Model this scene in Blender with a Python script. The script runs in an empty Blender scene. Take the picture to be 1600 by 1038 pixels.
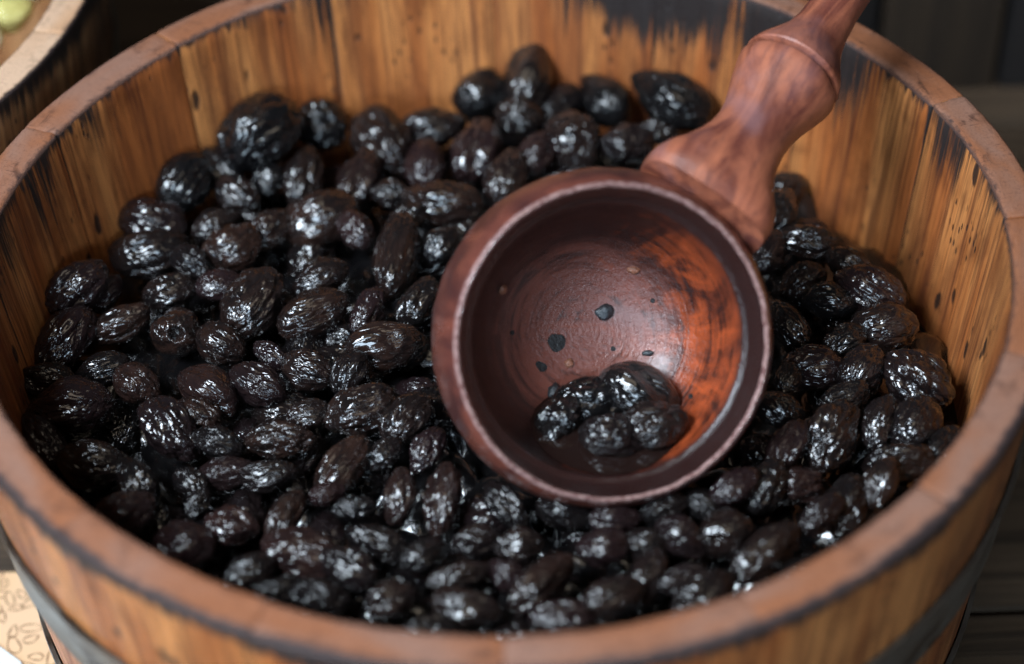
import bpy, bmesh, math, random
from mathutils import Vector, Matrix, noise, Euler

scene = bpy.context.scene
col = scene.collection
RND = random.Random(11)

# ------------------------------------------------------------------ camera
CAM = Vector((0.004131, -0.516547, 0.422165))
CR = Vector((0.999311, -0.024890, -0.027548))
CU = Vector((0.037127, 0.669950, 0.741478))
CW = Vector((0.0, 0.741989, -0.670412))
cd = bpy.data.cameras.new('camera')
cam = bpy.data.objects.new('camera', cd)
col.objects.link(cam)
M = Matrix((CR, CU, -CW)).transposed().to_4x4()
M.translation = CAM
cam.matrix_world = M
cd.lens = 70.0
cd.sensor_width = 36.0
cd.clip_start = 0.02
cd.clip_end = 50.0
cd.dof.use_dof = True
cd.dof.focus_distance = 0.698
cd.dof.aperture_fstop = 3.9
scene.camera = cam

# ------------------------------------------------------------------ light
world = bpy.data.worlds.new('World')
scene.world = world
world.use_nodes = True
bg = world.node_tree.nodes['Background']
bg.inputs['Color'].default_value = (0.9, 0.95, 1.0, 1)
bg.inputs['Strength'].default_value = 0.03

def area(name, loc, target, sx, sy, power, color):
    l = bpy.data.lights.new(name, 'AREA')
    l.shape = 'RECTANGLE'
    l.size, l.size_y = sx, sy
    l.energy = power
    l.color = color
    o = bpy.data.objects.new(name, l)
    col.objects.link(o)
    o.location = loc
    o.rotation_euler = (Vector(target) - Vector(loc)).to_track_quat('-Z', 'Y').to_euler()
    return o
# open side of the stall (cool daylight), and the pale awning overhead (warmer, weaker)
area('daylight', (-0.72, -0.62, 1.12), (0.0, 0.03, -0.04), 0.55, 0.45, 42.0, (0.77, 0.885, 1.0))
area('front_opening_light', (-0.25, -1.20, 0.56), (0.0, 0.02, -0.04), 1.2, 0.20, 14.0, (0.64, 0.82, 1.0))
area('awning_light', (0.05, -0.30, 1.25), (0, 0, -0.05), 0.8, 0.5, 2.2, (1.0, 0.84, 0.66))

scene.view_settings.view_transform = 'Standard'
scene.view_settings.look = 'None'
scene.view_settings.exposure = 0.0
scene.view_settings.gamma = 1.0
scene.cycles.use_denoising = True
scene.cycles.max_bounces = 5
scene.cycles.diffuse_bounces = 3
scene.cycles.glossy_bounces = 3
scene.cycles.transmission_bounces = 2
scene.cycles.use_adaptive_sampling = True
scene.cycles.adaptive_threshold = 0.03
scene.cycles.caustics_reflective = False
scene.cycles.use_light_tree = False
scene.cycles.denoising_prefilter = 'FAST'

# ------------------------------------------------------------------ helpers
def tag(o, label=None, cat=None, group=None, kind=None):
    if label: o['label'] = label
    if cat: o['category'] = cat
    if group: o['group'] = group
    if kind: o['kind'] = kind
    return o

def empty(name, loc=(0, 0, 0), rz=0.0):
    o = bpy.data.objects.new(name, None)
    o.empty_display_size = 0.02
    col.objects.link(o)
    o.location = loc
    o.rotation_euler = (0, 0, rz)
    return o

def link(name, me, mats=(), parent=None):
    o = bpy.data.objects.new(name, me)
    col.objects.link(o)
    if not me.materials:
        for m in mats:
            me.materials.append(m)
    if parent is not None:
        o.parent = parent
    return o

def smooth(me, ang=40):
    for p in me.polygons:
        p.use_smooth = True
    if ang:
        me.set_sharp_from_angle(angle=math.radians(ang))

class Mat:
    """small node-tree builder"""
    def __init__(s, name):
        s.m = bpy.data.materials.new(name)
        s.m.use_nodes = True
        s.t = s.m.node_tree
        s.n = s.t.nodes
        s.b = s.n['Principled BSDF']
    def new(s, kind, **kw):
        n = s.n.new(kind)
        for k, v in kw.items():
            setattr(n, k, v)
        return n
    def put(s, sock, v):
        if hasattr(v, 'is_output') or isinstance(v, bpy.types.NodeSocket):
            s.t.links.new(v, sock)
        else:
            sock.default_value = v
    def uv(s):
        return s.new('ShaderNodeUVMap').outputs['UV']
    def obj(s):
        return s.new('ShaderNodeTexCoord').outputs['Object']
    def map(s, vec, scale=(1, 1, 1), loc=(0, 0, 0), rot=(0, 0, 0)):
        n = s.new('ShaderNodeMapping')
        s.put(n.inputs['Vector'], vec)
        n.inputs['Scale'].default_value = scale
        n.inputs['Location'].default_value = loc
        n.inputs['Rotation'].default_value = rot
        return n.outputs['Vector']
    def noise(s, vec, scale=1.0, detail=4.0, rough=0.55, dist=0.0, dim='3D', w=None):
        n = s.new('ShaderNodeTexNoise')
        n.noise_dimensions = dim
        s.put(n.inputs['Vector'], vec)
        n.inputs['Scale'].default_value = scale
        n.inputs['Detail'].default_value = detail
        n.inputs['Roughness'].default_value = rough
        n.inputs['Distortion'].default_value = dist
        if w is not None:
            s.put(n.inputs['W'], w)
        return n.outputs['Fac']
    def voro(s, vec, scale=1.0, feature='F1', rnd=1.0):
        n = s.new('ShaderNodeTexVoronoi')
        n.feature = feature
        n.voronoi_dimensions = '2D'
        s.put(n.inputs['Vector'], vec)
        n.inputs['Scale'].default_value = scale
        n.inputs['Randomness'].default_value = rnd
        return n.outputs['Distance']
    def math(s, op, a, b=0.0, c=None, clamp=False):
        n = s.new('ShaderNodeMath', operation=op, use_clamp=clamp)
        s.put(n.inputs[0], a)
        s.put(n.inputs[1], b)
        if c is not None:
            s.put(n.inputs[2], c)
        return n.outputs[0]
    def ramp(s, fac, lo, hi, a=0.0, b=1.0):
        n = s.new('ShaderNodeMapRange')
        n.clamp = True
        n.interpolation_type = 'SMOOTHSTEP'
        s.put(n.inputs['Value'], fac)
        s.put(n.inputs['From Min'], lo)
        s.put(n.inputs['From Max'], hi)
        s.put(n.inputs['To Min'], a)
        s.put(n.inputs['To Max'], b)
        return n.outputs['Result']
    def mix(s, fac, a, b, blend='MIX'):
        n = s.new('ShaderNodeMix', data_type='RGBA', blend_type=blend)
        n.clamp_factor = True
        def c(v):
            return (*v, 1.0) if isinstance(v, tuple) and len(v) == 3 else v
        s.put(n.inputs[0], fac)
        s.put(n.inputs[6], c(a))
        s.put(n.inputs[7], c(b))
        return n.outputs[2]
    def attr(s, name):
        n = s.new('ShaderNodeAttribute')
        n.attribute_name = name
        return n.outputs['Fac']
    def rand(s):
        return s.new('ShaderNodeObjectInfo').outputs['Random']
    def bump(s, h, strength=0.4, dist=0.001, normal=None):
        n = s.new('ShaderNodeBump')
        n.inputs['Strength'].default_value = strength
        n.inputs['Distance'].default_value = dist
        s.put(n.inputs['Height'], h)
        if normal is not None:
            s.put(n.inputs['Normal'], normal)
        return n.outputs['Normal']
    def set(s, **kw):
        names = dict(color='Base Color', rough='Roughness', normal='Normal', coat='Coat Weight', coat_rough='Coat Roughness',
                     metal='Metallic', spec='Specular IOR Level', coat_normal='Coat Normal', ior='IOR')
        for k, v in kw.items():
            if isinstance(v, tuple) and len(v) == 3:
                v = (*v, 1.0)
            s.put(s.b.inputs[names[k]], v)
        return s.m

# ------------------------------------------------------------------ materials
def wood_wall(name, light, mid, dark, seed=0.0):
    """radially split stave wood: grain runs along v, char where the mesh attribute says"""
    m = Mat(name)
    uv = m.uv()
    rn = m.rand()
    off = m.new('ShaderNodeVectorMath', operation='ADD')
    cb = m.new('ShaderNodeCombineXYZ')
    m.put(cb.inputs[0], m.math('MULTIPLY', rn, 3.7)); m.put(cb.inputs[1], m.math('MULTIPLY', rn, 9.1)); cb.inputs[2].default_value = seed
    m.put(off.inputs[0], uv); m.put(off.inputs[1], cb.outputs[0])
    v = off.outputs[0]
    broad = m.noise(m.map(v, (55, 5, 1)), 1, 3, 0.5, 0.3)
    streak = m.noise(m.map(v, (210, 6, 1)), 1, 5, 0.75, 0.6)
    fine = m.noise(m.map(v, (1100, 30, 1)), 1, 2, 0.6)
    blot = m.noise(m.map(v, (40, 22, 1)), 1, 4, 0.6, 0.6)
    c = m.mix(m.ramp(broad, 0.36, 0.64), mid, light)
    c = m.mix(m.ramp(streak, 0.44, 0.66, 0, 0.8), c, dark)
    c = m.mix(m.ramp(streak, 0.44, 0.22, 0, 0.55), c, tuple(min(1, x * 1.25) for x in light))
    c = m.mix(m.ramp(fine, 0.46, 0.68, 0, 0.65), c, dark)
    c = m.mix(m.ramp(blot, 0.46, 0.72, 0, 0.6), c, tuple(x * 0.9 for x in dark))
    c = m.mix(m.ramp(rn, 0.35, 0.95, 0, 0.6), c, m.mix(0.5, c, dark))
    # little dark pores and knots, stretched along the grain
    kn = m.voro(m.map(v, (95, 42, 1)), 1.0)
    gate = m.noise(m.map(v, (60, 31, 1), (4, 4, 0)), 1, 2)
    knot = m.math('MULTIPLY', m.ramp(m.math('SUBTRACT', kn, m.math('MULTIPLY', m.math('SUBTRACT', gate, 0.6), 0.9)), 0.2, 0.08), m.ramp(gate, 0.58, 0.64))
    kn2 = m.voro(m.map(v, (290, 110, 1)), 1.0)
    gate2 = m.noise(m.map(v, (50, 30, 1), (9, 2, 0)), 1, 2)
    knot2 = m.math('MULTIPLY', m.ramp(kn2, 0.22, 0.1), m.ramp(gate2, 0.56, 0.63))
    ch = m.attr('char')
    cn = m.noise(m.map(v, (330, 11, 1)), 1, 5, 0.75, 0.35)
    charm = m.ramp(m.math('ADD', ch, m.math('MULTIPLY', m.math('SUBTRACT', cn, 0.5), 2.1)), 0.42, 0.86)
    c = m.mix(m.math('MAXIMUM', m.math('MULTIPLY', knot, .92), m.math('MULTIPLY', knot2, 0.85)), c, (0.018, 0.010, 0.008))
    c = m.mix(charm, c, (0.020, 0.014, 0.013))
    h = m.math('ADD', m.math('MULTIPLY', streak, -0.6), m.math('MULTIPLY', fine, -0.35))
    h = m.math('SUBTRACT', h, m.math('MULTIPLY', m.math('MAXIMUM', knot, knot2), 1.2))
    nrm = m.bump(h, 0.55, 0.0006)
    rough = m.ramp(streak, 0.3, 0.7, 0.42, 0.66)
    return m.set(color=c, normal=nrm, rough=rough, spec=0.4)

def wood_rim(name, warm, pale, dark):
    """sawn end grain on the top of the staves"""
    m = Mat(name)
    uv = m.uv()
    rn = m.rand()
    cb = m.new('ShaderNodeCombineXYZ')
    m.put(cb.inputs[0], m.math('MULTIPLY', rn, 5.3)); m.put(cb.inputs[1], m.math('MULTIPLY', rn, 2.9))
    ad = m.new('ShaderNodeVectorMath', operation='ADD')
    m.put(ad.inputs[0], uv); m.put(ad.inputs[1], cb.outputs[0])
    v = ad.outputs[0]
    a = m.noise(m.map(v, (900, 1300, 1)), 1, 4, 0.7)
    saw = m.noise(m.map(v, (1500, 160, 1), rot=(0, 0, 0.35)), 1, 4, 0.6)
    scr = m.noise(m.map(v, (90, 1500, 1), rot=(0, 0, -0.12)), 1, 3, 0.6)
    broad = m.noise(m.map(v, (26, 60, 1)), 1, 3, 0.5, 0.4)
    c = m.mix(m.ramp(m.math('ADD', broad, m.math('MULTIPLY', m.math('SUBTRACT', rn, 0.5), 0.12)), 0.34, 0.66), warm, pale)
    c = m.mix(m.ramp(a, 0.5, 0.75, 0, 0.7), c, dark)
    c = m.mix(m.ramp(saw, 0.55, 0.72, 0, 0.6), c, dark)
    c = m.mix(m.ramp(scr, 0.6, 0.74, 0, 0.5), c, tuple(min(1, x * 1.5) for x in pale))
    blot = m.noise(m.map(v, (70, 130, 1), (3, 1, 0)), 1, 4, 0.65, 0.8)
    c = m.mix(m.ramp(blot, 0.54, 0.74, 0, 0.75), c, tuple(x * 0.55 for x in dark))
    ch = m.attr('char')
    cn = m.noise(m.map(v, (260, 330, 1)), 1, 4, 0.7)
    charm = m.ramp(m.math('ADD', ch, m.math('MULTIPLY', m.math('SUBTRACT', cn, 0.5), 1.2)), 0.35, 0.85)
    c = m.mix(charm, c, (0.036, 0.022, 0.021))
    h = m.math('ADD', m.math('MULTIPLY', a, 0.6), m.math('MULTIPLY', saw, 0.6))
    return m.set(color=c, normal=m.bump(h, 0.5, 0.0007), rough=0.6, spec=0.35)

WALL = wood_wall('stave_wood', (0.60, 0.240, 0.074), (0.39, 0.115, 0.029), (0.11, 0.027, 0.008))
RIM = wood_rim('stave_end_grain', (0.26, 0.095, 0.042), (0.25, 0.128, 0.088), (0.08, 0.032, 0.022))
WALL2 = wood_wall('weathered_stave_wood', (0.50, 0.27, 0.12), (0.38, 0.18, 0.07), (0.15, 0.06, 0.025), 5.0)
RIM2 = wood_rim('pale_stave_end_grain', (0.52, 0.30, 0.17), (0.58, 0.38, 0.25), (0.22, 0.12, 0.075))

def steel(name):
    m = Mat(name)
    ob = m.obj()
    n = m.noise(m.map(ob, (60, 60, 240)), 1, 5, 0.6)
    n2 = m.noise(m.map(ob, (25, 25, 60)), 1, 4, 0.65, 0.6)
    c = m.mix(m.ramp(n2, 0.45, 0.7), (0.20, 0.19, 0.17), (0.06, 0.045, 0.035))
    return m.set(color=c, metal=0.9, rough=m.ramp(n, 0.3, 0.7, 0.38, 0.6), normal=m.bump(n, 0.2, 0.0005))
STEEL = steel('galvanised_hoop')

def olive_mat(name, black, brown, rough=(0.10, 0.24), coat=1.0):
    m = Mat(name)
    ob = m.obj()
    oi = m.new('ShaderNodeObjectInfo')
    sep = m.new('ShaderNodeSeparateColor')
    m.put(sep.inputs[0], oi.outputs['Color'])
    ofs = m.new('ShaderNodeVectorMath', operation='ADD')
    cb = m.new('ShaderNodeCombineXYZ')
    for k in range(3):
        m.put(cb.inputs[k], m.math('MULTIPLY', oi.outputs['Random'], 17.0 + 9 * k))
    m.put(ofs.inputs[0], ob); m.put(ofs.inputs[1], cb.outputs[0])
    v = ofs.outputs[0]
    n1 = m.noise(v, 1.6, 2, 0.6, 0.5)
    n2 = m.noise(m.map(v, (1, 1, 0.4)), 3.0, 1, 0.5, 1.0)
    cre = m.math('ABSOLUTE', m.math('SUBTRACT', n2, 0.5))
    f = m.math('MULTIPLY', sep.outputs[0], m.ramp(n1, 0.3, 0.66, 0.25, 1.0))
    c = m.mix(f, black, brown)
    c = m.mix(m.ramp(sep.outputs[2], 0.6, 1.0, 0, 0.5), c, m.mix(0.5, brown, (brown[0] * 0.9, brown[1] * 0.8, brown[2] * 1.7)))
    nb = m.bump(m.ramp(cre, 0.0, 0.13), 0.5, 0.0005)
    return m.set(color=c, rough=m.ramp(n1, 0.3, 0.7, rough[0], rough[1]), normal=nb, coat=m.math('MULTIPLY', coat, m.ramp(sep.outputs[1], 0.0, 0.5, 0.45, 1.0)), coat_rough=0.025, coat_normal=nb, spec=0.18)
OLIVE = olive_mat('black_olive_skin', (0.0050, 0.0046, 0.0050), (0.022, 0.0108, 0.0080))
GREEN = olive_mat('green_olive_skin', (0.50, 0.44, 0.14), (0.72, 0.66, 0.42), coat=0.5)

# measured olives: position, long axis, half length, half width, brownness, label
OLIVES = [
(-0.0924, 0.1206, -0.042, 0.784, 0.572, 0.241, 0.0168, 0.0136, 0.0, 'largest plump black olive leaning on the back wall beside a small round one'),
(-0.1213, 0.0977, -0.0494, 0.52, 0.784, 0.34, 0.0128, 0.0103, 0.0, 'plump black olive at half past nine from the scoop, four-and-a-half olives out'),
(-0.1087, 0.1131, -0.056, 0.688, -0.659, -0.304, 0.0119, 0.0076, 0.0, "wrinkled black olive at ten o'clock from the scoop, four olives out"),
(-0.0703, 0.1387, -0.0531, 0.999, -0.025, -0.028, 0.0107, 0.0098, 0.0, "plump black olive at ten o'clock from the scoop, three olives out"),
(-0.1007, 0.0982, -0.056, 0.85, -0.476, -0.225, 0.0089, 0.0069, 0.5, 'small brownish black olive at half past nine from the scoop, three-and-a-half olives out'),
(-0.0444, 0.1293, -0.056, 0.479, -0.799, -0.363, 0.0154, 0.0109, 0.6, 'plump brownish black olive at half past ten from the scoop, two olives out'),
(-0.0763, 0.109, -0.056, 0.194, 0.898, 0.396, 0.0121, 0.0083, 0.5, "wrinkled brownish black olive at ten o'clock from the scoop, three olives out"),
(-0.0894, 0.1098, -0.056, 0.194, 0.898, 0.396, 0.0083, 0.0057, 0.0, "small black olive at ten o'clock from the scoop, three-and-a-half olives out"),
(-0.0539, 0.1056, -0.056, 0.362, 0.854, 0.373, 0.0125, 0.0078, 0.6, "wrinkled brownish black olive at ten o'clock from the scoop, two olives out"),
(-0.0252, 0.1376, -0.056, 0.99, 0.134, 0.043, 0.0126, 0.0078, 0.2, 'long black olive at half past ten from the scoop, two olives out'),
(-0.0676, 0.0836, -0.0578, 0.95, 0.29, 0.113, 0.0146, 0.0113, 1.0, 'fattest smooth brown olive with a broad white shine, below the back wall heap'),
(-0.0537, 0.0731, -0.0555, 0.479, -0.799, -0.363, 0.0081, 0.0061, 0.8, "small brown olive at ten o'clock from the scoop, two olives out"),
(-0.0276, 0.1114, -0.056, 0.02, 0.914, 0.406, 0.0108, 0.0076, 0.5, 'wrinkled brownish black olive at half past ten from the scoop, one-and-a-half olives out'),
(-0.0211, 0.0883, -0.057, 0.978, -0.183, -0.097, 0.0151, 0.0094, 0.8, 'long brown olive at half past ten from the scoop, one olives out'),
(-0.0072, 0.1206, -0.056, 0.279, 0.879, 0.386, 0.0134, 0.0097, 0.4, "plump brownish black olive at eleven o'clock from the scoop, one olives out"),
(-0.0054, 0.1562, -0.0543, 0.974, 0.213, 0.079, 0.0114, 0.01, 0.0, 'round shiny olive touching the foot of the upright olive on the back wall'),
(0.0153, 0.1577, -0.0478, 0.228, 0.891, 0.392, 0.0172, 0.0096, 0.2, 'tallest olive, standing upright against the back wall above all the others'),
(0.0106, 0.1368, -0.0521, 0.928, -0.334, -0.164, 0.0092, 0.0072, 0.2, 'small black olive at half past eleven from the scoop, one-and-a-half olives out'),
(0.0258, 0.1517, -0.0584, 0.836, 0.507, 0.212, 0.0124, 0.0079, 0.0, 'wrinkled black olive at half past eleven from the scoop, one olives out'),
(0.0456, 0.1499, -0.0537, 0.623, -0.711, -0.326, 0.0127, 0.0092, 0.0, 'pointed olive on the back wall between the upright olive and the handle'),
(0.0719, 0.1382, -0.0461, 0.802, -0.541, -0.254, 0.0173, 0.011, 0.0, 'big pointed black olive against the back wall next to the scoop handle'),
(0.0313, 0.1246, -0.056, 0.479, -0.799, -0.363, 0.0126, 0.0102, 0.5, 'plump brownish black olive at half past eleven from the scoop, half an olive out'),
(0.0039, 0.1033, -0.056, 0.362, 0.854, 0.373, 0.0118, 0.0082, 0.5, "wrinkled brownish black olive at eleven o'clock from the scoop, half an olive out"),
(0.0159, 0.1171, -0.056, 0.52, 0.784, 0.34, 0.0095, 0.007, 0.3, "small black olive at eleven o'clock from the scoop, half an olive out"),
(0.0663, 0.1309, -0.0566, 0.999, -0.025, -0.028, 0.008, 0.0062, 0.3, 'small black olive at half past twelve from the scoop, one olives out'),
(0.0528, 0.122, -0.056, 0.999, -0.025, -0.028, 0.0102, 0.0079, 0.0, "wrinkled black olive at twelve o'clock from the scoop, half an olive out"),
(-0.0412, 0.0959, -0.056, 0.999, -0.025, -0.028, 0.0069, 0.0056, 0.3, "small black olive at ten o'clock from the scoop, one-and-a-half olives out"),
(-0.038, 0.0569, -0.056, 0.194, 0.898, 0.396, 0.0166, 0.0086, 0.6, 'long crinkled olive standing on end beside the scoop rim'),
(-0.1001, 0.0641, -0.0545, 0.95, 0.29, 0.113, 0.0106, 0.0092, 1.0, 'plump brown olive at half past nine from the scoop, three-and-a-half olives out'),
(-0.1083, 0.0801, -0.056, 0.881, 0.438, 0.18, 0.0088, 0.0061, 0.4, 'small brownish black olive at half past nine from the scoop, four olives out'),
(-0.0874, 0.0756, -0.0562, 0.662, 0.689, 0.295, 0.009, 0.0067, 0.7, 'small brown olive at half past nine from the scoop, three olives out'),
(-0.1317, 0.0809, -0.0544, 0.978, -0.183, -0.097, 0.0123, 0.0098, 0.1, 'plump black olive at half past nine from the scoop, five olives out'),
(-0.1314, 0.065, -0.0566, 0.974, 0.213, 0.079, 0.0143, 0.0097, 0.3, 'plump shiny black olive at half past nine from the scoop, five olives out'),
(-0.1216, 0.0419, -0.056, 0.95, 0.29, 0.113, 0.0092, 0.0071, 0.3, "wrinkled black olive at nine o'clock from the scoop, four-and-a-half olives out"),
(-0.1539, 0.037, -0.0483, 0.784, 0.572, 0.241, 0.0125, 0.0089, 0.1, "plump black olive at nine o'clock from the scoop, six olives out"),
(-0.1383, 0.0259, -0.0565, 0.919, 0.366, 0.147, 0.0108, 0.0065, 0.9, "long brown olive at nine o'clock from the scoop, five olives out"),
(-0.1166, 0.02, -0.056, 0.02, 0.914, 0.406, 0.0101, 0.0088, 0.9, 'round brown olive with a dark open pit hole facing up'),
(-0.0902, 0.0329, -0.056, 0.52, 0.784, 0.34, 0.014, 0.0101, 0.5, "plump brownish black olive at nine o'clock from the scoop, three olives out"),
(-0.1002, 0.012, -0.056, 0.802, -0.541, -0.254, 0.0091, 0.0069, 0.6, "wrinkled brownish black olive at nine o'clock from the scoop, three-and-a-half olives out"),
(-0.1562, 0.0173, -0.0555, 0.52, 0.784, 0.34, 0.0138, 0.0086, 0.1, "plump shiny black olive at nine o'clock from the scoop, six olives out"),
(-0.0676, 0.026, -0.056, 0.919, 0.366, 0.147, 0.0126, 0.0081, 0.8, "wrinkled brown olive at nine o'clock from the scoop, two olives out"),
(-0.0662, 0.0456, -0.056, 0.881, 0.438, 0.18, 0.0109, 0.0065, 0.4, 'long brownish black olive at half past nine from the scoop, two olives out'),
(-0.1278, -0.0075, -0.056, 0.85, -0.476, -0.225, 0.0088, 0.0067, 0.9, "wrinkled brown olive at nine o'clock from the scoop, five olives out"),
(-0.1026, -0.0124, -0.056, 0.802, -0.541, -0.254, 0.0111, 0.0073, 0.8, "wrinkled brown olive at nine o'clock from the scoop, four olives out"),
(-0.1045, -0.0236, -0.0561, 0.85, -0.476, -0.225, 0.0079, 0.0061, 0.8, 'small brown olive at half past eight from the scoop, four olives out'),
(-0.0849, -0.0098, -0.056, 0.85, -0.476, -0.225, 0.0099, 0.0073, 0.3, "wrinkled black olive at nine o'clock from the scoop, three olives out"),
(-0.0814, 0.0046, -0.0561, 0.747, -0.602, -0.28, 0.0071, 0.0045, 0.0, "small black olive at nine o'clock from the scoop, two-and-a-half olives out"),
(-0.0416, 0.0077, -0.056, 0.99, 0.134, 0.043, 0.0123, 0.0086, 0.9, "plump brown olive at nine o'clock from the scoop, one olives out"),
(-0.053, -0.0056, -0.056, 0.52, 0.784, 0.34, 0.0084, 0.0062, 0.2, "small black olive at nine o'clock from the scoop, one-and-a-half olives out"),
(-0.0486, -0.0242, -0.056, 0.919, 0.366, 0.147, 0.0121, 0.0084, 0.6, 'plump brownish black olive at half past eight from the scoop, one-and-a-half olives out'),
(-0.0331, -0.0298, -0.056, 0.662, 0.689, 0.295, 0.01, 0.0077, 0.4, 'wrinkled brownish black olive at half past eight from the scoop, one olives out'),
(-0.0684, -0.0033, -0.0559, 0.928, -0.334, -0.164, 0.0093, 0.0068, 0.5, "wrinkled brownish black olive at nine o'clock from the scoop, two olives out"),
(-0.1142, -0.0303, -0.0559, 0.623, -0.711, -0.326, 0.0129, 0.0082, 0.1, 'plump black olive at half past eight from the scoop, four-and-a-half olives out'),
(-0.1498, -0.0189, -0.056, 0.99, 0.134, 0.043, 0.0144, 0.0102, 0.1, "plump crinkled black olive at nine o'clock from the scoop, six olives out"),
(-0.1597, -0.0045, -0.056, 0.978, -0.183, -0.097, 0.0102, 0.0068, 0.1, "wrinkled black olive at nine o'clock from the scoop, six-and-a-half olives out"),
(-0.1385, -0.0456, -0.056, 0.978, -0.183, -0.097, 0.0121, 0.0082, 0.3, 'plump black olive at half past eight from the scoop, five-and-a-half olives out'),
(-0.0765, -0.0377, -0.056, 0.999, -0.025, -0.028, 0.0111, 0.0065, 0.8, 'long brown olive at half past eight from the scoop, three olives out'),
(-0.0669, -0.0258, -0.056, 0.95, 0.29, 0.113, 0.008, 0.005, 0.5, 'small brownish black olive at half past eight from the scoop, two-and-a-half olives out'),
(-0.054, -0.0524, -0.0565, 0.594, 0.739, 0.319, 0.0122, 0.007, 1.0, 'brown striped olive with long pale folds and one blue-white tip'),
(-0.059, -0.0641, -0.0555, 0.95, 0.29, 0.113, 0.0061, 0.0037, 0.7, "small brown olive at eight o'clock from the scoop, two-and-a-half olives out"),
(-0.093, -0.0515, -0.0567, 0.99, 0.134, 0.043, 0.0088, 0.0059, 0.3, 'wrinkled black olive at half past eight from the scoop, four olives out'),
(-0.104, -0.0569, -0.056, 0.747, -0.602, -0.28, 0.0066, 0.0048, 0.1, 'small black olive at half past eight from the scoop, four-and-a-half olives out'),
(-0.1222, -0.0556, -0.0563, 0.479, -0.799, -0.363, 0.0093, 0.0059, 0.1, 'wrinkled black olive at half past eight from the scoop, five olives out'),
(-0.1238, -0.0693, -0.0557, 0.95, 0.29, 0.113, 0.0092, 0.008, 0.4, 'plump brownish black olive at half past eight from the scoop, five-and-a-half olives out'),
(-0.0895, -0.0762, -0.056, 0.993, -0.104, -0.063, 0.0085, 0.0062, 1.0, "wrinkled brown olive at eight o'clock from the scoop, four olives out"),
(-0.072, -0.0732, -0.056, 0.52, 0.784, 0.34, 0.0091, 0.0048, 0.9, "long brown olive at eight o'clock from the scoop, three olives out"),
(-0.0651, -0.0884, -0.0576, 0.928, -0.334, -0.164, 0.0126, 0.0078, 0.9, "long shiny brown olive at eight o'clock from the scoop, three olives out"),
(-0.1015, -0.0657, -0.056, 0.52, 0.784, 0.34, 0.0051, 0.0036, 0.1, 'small shiny black olive at half past eight from the scoop, four-and-a-half olives out'),
(-0.1045, -0.0849, -0.056, 0.999, -0.025, -0.028, 0.0095, 0.0077, 0.2, "plump black olive at eight o'clock from the scoop, five olives out"),
(-0.0347, -0.0656, -0.056, 0.107, 0.909, 0.402, 0.0094, 0.0053, 0.7, "long brown olive at eight o'clock from the scoop, one-and-a-half olives out"),
(-0.0206, -0.0678, -0.056, 0.194, 0.898, 0.396, 0.0117, 0.0059, 0.8, 'long brown olive at half past seven from the scoop, one olives out'),
(-0.0493, -0.0701, -0.056, 0.999, -0.025, -0.028, 0.0065, 0.0044, 0.0, "small black olive at eight o'clock from the scoop, two olives out"),
(-0.0825, -0.0971, -0.056, 0.881, 0.438, 0.18, 0.0085, 0.0061, 0.2, "wrinkled black olive at eight o'clock from the scoop, four olives out"),
(-0.0365, -0.1101, -0.056, 0.95, 0.29, 0.113, 0.0073, 0.006, 0.5, 'small brownish black olive at half past seven from the scoop, two-and-a-half olives out'),
(-0.013, -0.1144, -0.056, 0.978, -0.183, -0.097, 0.0102, 0.006, 0.5, "long brownish black olive at seven o'clock from the scoop, two olives out"),
(0.0105, -0.106, -0.0552, 0.726, 0.633, 0.269, 0.0123, 0.0066, 0.8, 'long brown olive at half past six from the scoop, one-and-a-half olives out'),
(0.004, -0.09, -0.056, 0.99, 0.134, 0.043, 0.0074, 0.0057, 0.4, "small brownish black olive at seven o'clock from the scoop, one olives out"),
(-0.0157, -0.1012, -0.056, 0.974, 0.213, 0.079, 0.0093, 0.0042, 0.5, "long shiny brownish black olive at seven o'clock from the scoop, two olives out"),
(-0.0415, -0.0864, -0.056, 0.928, -0.334, -0.164, 0.0096, 0.0058, 0.1, 'long black olive at half past seven from the scoop, two olives out'),
(-0.0271, -0.092, -0.056, 0.881, 0.438, 0.18, 0.0075, 0.0051, 0.1, 'small black olive at half past seven from the scoop, two olives out'),
(-0.0097, -0.0866, -0.056, 0.99, 0.134, 0.043, 0.0074, 0.0051, 0.2, "small black olive at seven o'clock from the scoop, one olives out"),
(0.0317, -0.1129, -0.0554, 0.95, 0.29, 0.113, 0.0103, 0.006, 0.5, "long brownish black olive at six o'clock from the scoop, one-and-a-half olives out"),
(0.0307, -0.0923, -0.0551, 0.99, 0.134, 0.043, 0.0079, 0.0061, 0.1, "wrinkled black olive at six o'clock from the scoop, half an olive out"),
(0.0446, -0.0905, -0.0569, 0.928, -0.334, -0.164, 0.0074, 0.0056, 0.3, 'small black olive at half past five from the scoop, half an olive out'),
(0.0439, -0.1035, -0.0573, 0.362, 0.854, 0.373, 0.0095, 0.006, 0.4, 'wrinkled brownish black olive at half past five from the scoop, one olives out'),
(0.0557, -0.0888, -0.0553, 0.747, -0.602, -0.28, 0.0082, 0.0062, 0.1, 'wrinkled black olive at half past five from the scoop, half an olive out'),
(0.0545, -0.106, -0.0559, 0.95, 0.29, 0.113, 0.0073, 0.0045, 0.1, 'small black olive at half past five from the scoop, one olives out'),
(0.0603, -0.1127, -0.056, 0.881, 0.438, 0.18, 0.0104, 0.006, 0.3, 'long black olive at half past five from the scoop, one-and-a-half olives out'),
(0.0702, -0.0867, -0.0571, 0.95, 0.29, 0.113, 0.009, 0.0078, 0.4, "plump brownish black olive at five o'clock from the scoop, one olives out"),
(0.0818, -0.096, -0.056, 0.784, 0.572, 0.241, 0.0128, 0.0067, 0.5, "long brownish black olive at five o'clock from the scoop, one-and-a-half olives out"),
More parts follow.
